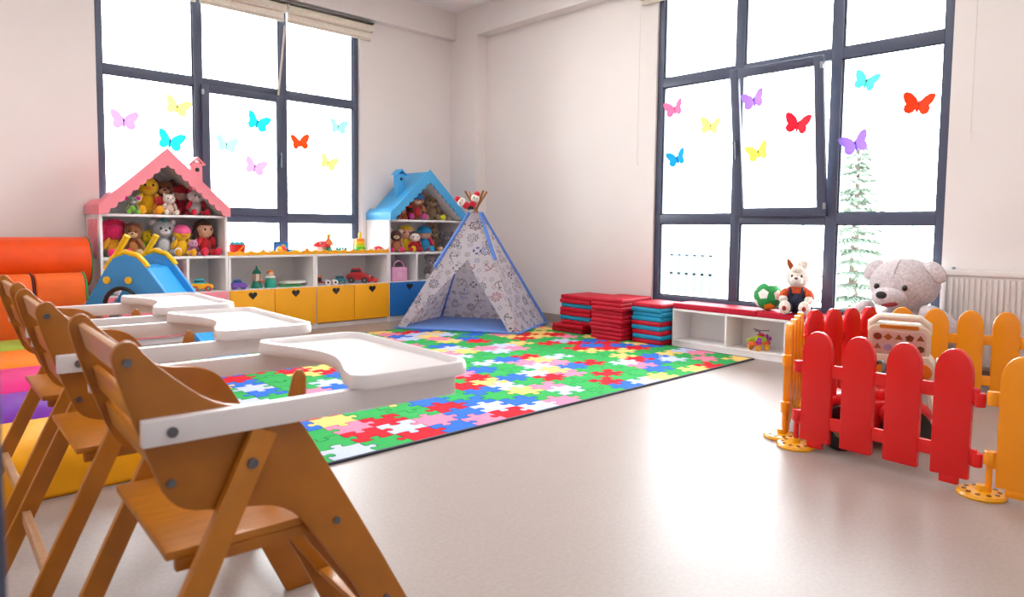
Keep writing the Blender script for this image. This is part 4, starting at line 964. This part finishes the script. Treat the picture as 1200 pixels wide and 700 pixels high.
for i in range(10):
    cx = -.098+(i % 5)*.049; cz = .235-(i//5)*.062; n_ = (3, 5, 3, 4, 8, 6, 10, 5, 12, 3)[i]
    pts = [((.021 if (n_ != 10 or k % 2 == 0) else .009)*math.cos(2*PI*k/n_+PI/2)+cx, (.021 if (n_ != 10 or k % 2 == 0) else .009)*math.sin(2*PI*k/n_+PI/2)+cz) for k in range(n_)]
    TP(B().prism(pts, 1, .0335, .038)).build('shape_hole', pc(shc[i]), t, smooth=False)
TP(B().lathe([(.05, 0), (.052, .012), (.03, .02)], 20, Matrix.Translation((-.105, .045, .045)) @ Euler((R(-90), 0, 0)).to_matrix().to_4x4())).build('orange_dial', pc('f07c18'), t)
TP(B().lathe([(.04, 0), (.042, .012), (.02, .02)], 20, Matrix.Translation((.10, .045, .05)) @ Euler((R(-90), 0, 0)).to_matrix().to_4x4())).build('orange_flower', pc('f08a20'), t)
TP(B().prism([(.055*math.cos(PI*k/10), .065+.05*math.sin(PI*k/10)) for k in range(11)], 1, .045, .056)).build('green_arch', pc('9ccc4c'), t, .003)
for k, c in ((-1, '3aa0c4'), (1, '3aa0c4')):
    TP(B().cyl((k*.17, 0, .06), (k*.205, 0, .06), .045, n=20)).build('knob_mount', CW, t, .006); TP(B().cyl((k*.203, 0, .06), (k*.245, 0, .06), .04, n=20)).build('side_knob', pc(c), t, .01)
    B().beam((k*.14, -.01, .29), (k*.19, .10, .07), .035, .05).build('leg', CW, t, .008); B().beam((k*.14, -.02, .29), (k*.17, -.14, .07), .035, .05).build('leg', CW, t, .008)
    wheel(t, (k*.205, .11, .062), .062, .04, 'x', pc('d41418'), pc('f2e4cc')); wheel(t, (k*.185, -.145, .062), .062, .04, 'x', pc('d41418'), pc('f2e4cc'))
B().beam((-.15, -.14, .08), (.15, -.14, .08), .03, .03).build('crossbar', CW, t, .006)
t = tag(empty('ride_on_car', (3.60, 1.25, 0), R(-52)), 'red ride-on toy car with black tyres inside the play fence', 'toy car'); CRD = pc('d4141c')
b = B(); b.prism([(-.20, .09), (-.21, .24), (-.12, .27), (-.04, .235), (.10, .245), (.2, .30), (.235, .25), (.24, .10)], 1, -.085, .085); b.build('body', CRD, t, .025, 3)
B().ell((.12, 0, .255), (.11, .085, .075)).build('bonnet', CRD, t); B().box(-.2, -.15, -.07, .07, .24, .36).build('backrest', CRD, t, .02, 3)
B().tube([(.09, 0, .28), (.06, 0, .36)], .012, 8).build('steering_column', pc('1a1a1c'), t); B().tube([(.05+.02*math.cos(a), .07*math.sin(a), .365+.05*math.cos(a)) for a in [2*PI*i/16 for i in range(16)]], .010, 8, True).build('steering_wheel', pc('1a1a1c'), t)
for k in (-1, 1):
    B().ell((.225, k*.055, .21), (.02, .03, .022), n=12, m=8).build('headlight', pc('c8ccd0'), t)
    for x in (-.14, .15): wheel(t, (x, k*.115, .11), .11, .05, 'y', pc('121214'), pc('a89878'))
    B().ell((.15, k*.10, .18), (.12, .035, .08)).build('wheel_arch', CRD, t)

# ------------------------------------------------------------------ toddler slide
t = tag(empty('toddler_slide', (1.36, 5.45, .0125), R(-47)), 'blue toddler slide with yellow grips and grey ladder legs', 'slide')
SB = pc('2f92d8'); SYE = pc('f4c40c'); SG = pc('8d8794')
SWD = .36
prof = [(-.28, .45), (-.10, .74), (-.05, .80), (.03, .825), (.12, .80), (.18, .74), (.62, .16), (.78, .04), (.86, .04), (.86, 0), (.70, 0), (.56, .06), (.42, .22), (.28, .36), (.14, .40)]
arch = [(.085*math.cos(a)-.02, .44+.10*math.sin(a)) for a in [PI*k/10 for k in range(11)]]
side = prof[:10]+[(.72, 0), (.30, .40), (.125, .46)]+[(.0+.125*math.cos(PI*k/10), .46+.125*math.sin(PI*k/10)) for k in range(1, 10)]+[(-.125, .46), (-.27, .44)]
for y in (0, SWD):
    sp = B().prism(side, 1, y-.018, y+.018).build('side_panel', SB, t, .006)
    ar = [(-.12, .715), (-.09, .765), (-.05, .81), (.03, .84), (.12, .815), (.165, .77), (.19, .735)]
    B().tube([(x, y, z) for x, z in ar], .02, 8).build('yellow_edge', SYE, t)
    B().tube([(-.05, y, .80), (.0, y, .885), (.045, y, .955)], [.022, .02, .024], 8).build('grip', SYE, t)
    B().tube([(.0+.125*math.cos(PI*k/12), y-.012 if y == 0 else y, .46+.125*math.sin(PI*k/12)) for k in range(13)], .016, 8).build('arch_edging', pc('141418'), t)
    B().beam((-.25, y, .46), (-.42, y, -.012), .075, .035, (0, 1, 0)).build('ladder_leg', SG, t, .008)
for (x, z) in ((-.10, .64), (.06, .64)): B().cyl((x, -.030, z), (x, -.016, z), .026, n=16).build('yellow_button', SYE, t, .004)
b = B(); cl = [(.05, .74), (.14, .72), (.58, .14), (.72, .045), (.85, .025)]
for (x0, z0), (x1, z1) in zip(cl[:-1], cl[1:]): b.prism([(x0, z0), (x1, z1), (x1, z1-.02), (x0, z0-.02)], 1, .018, SWD-.018)
b.build('slide_bed', pc('35a2ea'), t); B().box(-.10, .08, .018, SWD-.018, .60, .62).build('platform', SB, t, .004)
for z in (.13, .28, .43): x = -.25-.17*(1-z/.46); B().cyl((x, 0, z), (x, SWD, z), .018, n=12).build('rung', SG, t)

# ------------------------------------------------------------------ soft play bolsters and orange roll on the left
def bolster(y0, y1, h, c, cname, x1=.84, label=None):
    t = tag(empty('foam_bolster', ((x1-.9), (y0+y1)/2, 0)), label or '%s rounded foam bolster on the floor behind the high chairs' % cname, 'bolster', 'rainbow foam bolsters'); w = (y1-y0)/2; n = 16
    pts = [(-w, .012), (w, .012)]+[(w*math.cos(PI*k/n)**1 if False else w*(1 if math.cos(PI*k/n) > 0 else -1)*abs(math.cos(PI*k/n))**.8, .09+(h-.09)*math.sin(PI*k/n)**.8) for k in range(0, n+1)]
    pts = [(-w, .012), (-w*.96, 0), (w*.96, 0), (w, .012)]+pts[2:]
    B().prism(pts, 0, -.9, .9).build('cover', mat(c, 'foam', .45), t, .03, 3)
    B().tube([(.901, p_[0]*.985, p_[1]*.985+.001) for p_ in pts[3:]], .005, 6).build('piping', mat(c, 'foam', .6), t)
bolster(3.07, 3.60, .235, 'f0a80c', 'golden yellow'); bolster(3.61, 4.17, .245, '6a1a9a', 'purple'); bolster(4.18, 4.75, .265, 'd81a78', 'magenta'); bolster(4.76, 5.42, .265, 'f07c10', 'bright orange'); bolster(5.43, 5.90, .255, '9aa838', 'olive green')
OC = mat('f0661c', 'foam', .45); OD = mat('e04806', 'foam', .4)
def back_cushion(x0, x1, lab):
    w = (x1-x0)/2; t = tag(empty('foam_cushion', ((x0+x1)/2, 6.16, 0)), lab, 'cushion', 'orange foam cushions below the roll')
    pts = [(.15, 0), (.15, .56), (.13, .63), (.08, .665), (-.02, .675), (-.10, .64), (-.135, .57), (-.15, .45), (-.15, 0)]
    B().prism([(y, z) for y, z in pts], 0, -w, w).build('cover', OC, t, .015, 3)
    return t, w, pts
t, w, pts = back_cushion(-.55, .925, 'wide orange foam cushion below the orange roll, away from the dollhouse'); B().tube([(w, y, z) for y, z in pts], .007, 6).build('piping', mat('241420', 'fabric'), t)
t, w, pts = back_cushion(.94, 1.262, 'orange foam cushion with green piping below the roll, beside the dollhouse'); B().tube([(w-.002, y, z) for y, z in pts], .007, 6).build('piping', mat('2a9a50', 'fabric'), t)
t = tag(empty('foam_block', (.3, 6.642, 0)), 'dark orange foam block carrying the roll behind the cushions', 'foam block'); B().box(-.9, 1.0, -.315, .315, 0, .545).build('cover', OD, t, .02, 3); B().tube([(1.0, -.3, .02), (1.0, -.3, .53), (1.0, .3, .53), (1.0, .3, .02)], .006, 6).build('piping', mat('241420', 'fabric'), t)
t = tag(empty('foam_roll', (.3, 6.53, .5455)), 'long orange foam roll lying along the wall', 'foam roll'); rr = .197
B().cyl((-1.0, 0, rr), (1.07, 0, rr), rr, n=40).build('cover', OD, t, .012, 3); B().tube([(1.07, (rr-.004)*math.cos(a), rr+(rr-.004)*math.sin(a)) for a in [2*PI*i/40 for i in range(40)]], .007, 6, True).build('piping', mat('1f6a3a', 'fabric'), t); B().cyl((1.071, 0, rr), (1.076, 0, rr), rr-.02, n=36).build('end_cap', mat('3a1408', 'fabric'), t)

# ------------------------------------------------------------------ wooden high chairs
WD = mat('ac660c', 'wood'); WD2 = mat('ba7216', 'wood'); PALE = mat('c99a72', 'wood'); TRAY = pc('eeeaec'); BOLT = mat('6e7076', 'metal')
side_prof = [(-.028, .855), (-.021, .866), (-.008, .872), (.004, .868), (.013, .854), (.031, .832), (.068, .797), (.11, .762), (.15, .746), (.20, .742), (.235, .73), (.264, .706), (.30, .645), (.406, .455), (.494, .289), (.645, 0), (.548, 0), (.396, .325), (.289, .487), (.258, .532), (.222, .556), (.186, .565), (.093, .580), (.062, .592), (.044, .612), (.027, .654), (-.01, .769), (-.029, .84)]
def dense(p, n=2):
    # one Chaikin pass for soft plywood curves, feet stay sharp
    out = []
    for i in range(len(p)):
        a, b_ = Vector(p[i]), Vector(p[(i+1) % len(p)])
        if p[i][1] == 0: out.append(tuple(a)); 
        if p[i][1] == 0 and p[(i+1) % len(p)][1] == 0: continue
        if p[i][1] != 0: out.append(tuple(a.lerp(b_, .25)))
        if p[(i+1) % len(p)][1] != 0: out.append(tuple(a.lerp(b_, .75)))
    return out
sp_ = dense(side_prof)
CWD = .41
def rod(b_, p0, p1, wy, wx): return b_.beam(p0, p1, wx, wy, (0, 1, 0))
def high_chair():
    t = empty('high_chair', (0, 0, 0))
    for y in (0, CWD):
        s = B().prism(sp_, 1, y-.009, y+.009).build('side_panel', WD, t, .003)
        o_ = -1 if y == 0 else 1
        for (x, z) in ((-.008, .838), (.050, .637), (.335, .50), (.44, .315)): B().cyl((x, y+o_*.0085, z), (x, y+o_*.0125, z), .007, n=12).build('bolt', BOLT, s)
        yy = y+o_*.0205
        l_ = rod(B(), (.196, yy, .702), (-.128, yy, .002), .020, .044).build('rear_leg', WD2, t, .004)
        B().cyl((.172, yy+o_*.0095, .65), (.172, yy+o_*.0145, .65), .009, n=12).build('bolt', BOLT, l_)
        a_ = B().box(.006, .59, yy-.0105, yy+.0105, .706, .748).build('tray_arm', TRAY, t, .003)
        B().cyl((.048, yy+o_*.010, .726), (.048, yy+o_*.015, .726), .0085, n=12).build('bolt', BOLT, a_)
    for z, m_ in ((.828, WD2), (.742, WD2), (.668, WD2)):
        x = -.026+(.855-z)*.27 if z < .8 else -.018; B().box(-.006, .006, .010, CWD-.010, -.026, .026, Matrix.Translation((x+.016, 0, z)) @ Euler((0, R(-14), 0)).to_matrix().to_4x4()).build('back_slat', PALE if z > .8 else WD2, t, .003)  # top slat paler: bright reflected light put into its wood colour
    B().prism([(.045, .012), (.30, .012), (.30, CWD-.012), (.045, CWD-.012)], 2, .500, .515).build('seat', WD2, t, .003)
    for y in (.02, CWD-.02): B().box(.06, .29, y-.009, y+.009, .478, .4995).build('seat_rail', WD, t, .002)
    B().box(.47, .535, .012, CWD-.012, .20, .214).build('footrest', WD2, t, .003)
    for y in (.035, CWD-.035): rod(B(), (.30, y, .48), (.50, y, .19), .016, .032).build('footrest_arm', WD, t, .003)
    B().box(-.010, .010, -.009, CWD+.009, .215, .25, Matrix.Translation((-.020, 0, 0))).build('rear_rung', PALE, t, .003); B().box(.57, .59, .009, CWD-.009, .07, .105).build('front_rung', PALE, t, .003)
    B().tube([(.285, CWD/2, .512), (.33, CWD/2, .62), (.352, CWD/2, .70), (.356, CWD/2, .735), (.356, CWD/2, .748)], [.017, .018, .018, .014, .006], 10).build('crotch_post', WD, t)
    # tray: rounded outline with a belly curve
    y0, y1 = -.055, CWD+.055
    out = []
    def arc(cx, cy, r, a0, a1, n=6):
        for k in range(n+1): a = R(a0+(a1-a0)*k/n); out.append((cx+r*math.cos(a), cy+r*math.sin(a)))
    arc(.575, y0+.05, .05, -90, 0); arc(.575, y1-.05, .05, 0, 90); arc(.39, y1-.035, .035, 90, 180)
    for k in range(1, 12):
        u = k/12; out.append((.355+.062*math.sin(PI*u)**1.3, (y1-.045)+(y0+.045-y1+.045)*u))
    arc(.39, y0+.035, .035, 180, 270)
    tr = B().prism(out, 2, .7485, .765).build('tray', TRAY, t, .005)
    cen = Vector((.49, CWD/2)); b_ = B(); n = len(out)
    inn = []
    for k in range(n):
        a, c = Vector(out[k-1]), Vector(out[(k+1) % n]); d = (c-a).normalized(); inn.append(Vector(out[k])+Vector((-d.y, d.x))*.024)
    vs_ = [(*q, .764) for q in out]+[(*Vector(out[k]).lerp(inn[k], .15), .776) for k in range(n)]+[(*Vector(out[k]).lerp(inn[k], .6), .777) for k in range(n)]+[(*inn[k], .7652) for k in range(n)]+[(*inn[k], .764) for k in range(n)]
    fs_ = []
    for r_ in range(4): fs_ += [(r_*n+k, r_*n+(k+1) % n, (r_+1)*n+(k+1) % n, (r_+1)*n+k) for k in range(n)]
    fs_ += [(4*n+k, 4*n+(k+1) % n, (k+1) % n, k) for k in range(n)]
    b_.add(vs_, fs_); b_.build('tray_rim', TRAY, tr)
    B().box(.56, .587, y0+.06, y1-.06, .715, .7480).build('tray_lip', TRAY, tr, .006)
    return t
proto = high_chair()
G = 'wooden high chairs in a row'
spots = ((.302, 1.170, -3.2, 'wooden high chair with white tray, standing beside the open floor, farthest from the bolsters'), (.317, 1.872, -2.7, 'wooden high chair with white tray, between the other two high chairs'), (.354, 2.517, -2.2, 'wooden high chair with white tray, beside the yellow foam bolster'))
for i, (x, y, a, lab) in enumerate(spots):
    o = proto if i == 0 else copy_tree(proto)
    o.location = (x, y, 0); o.rotation_euler = (0, 0, R(a)); tag(o, lab, 'high chair', G)

# ------------------------------------------------------------------ open door at the camera's left
d = struct(empty('door_1', (-.966, .60, 0)), 'dark door standing open')
B().box(0, 1.034, -.02, .02, .01, 2.1).build('door_leaf', FRAME, d, .003); B().tube([(.95, -.02, 1.0), (.95, -.065, 1.0), (.83, -.065, 1.0)], .009, 8).build('door_handle', METAL, d)
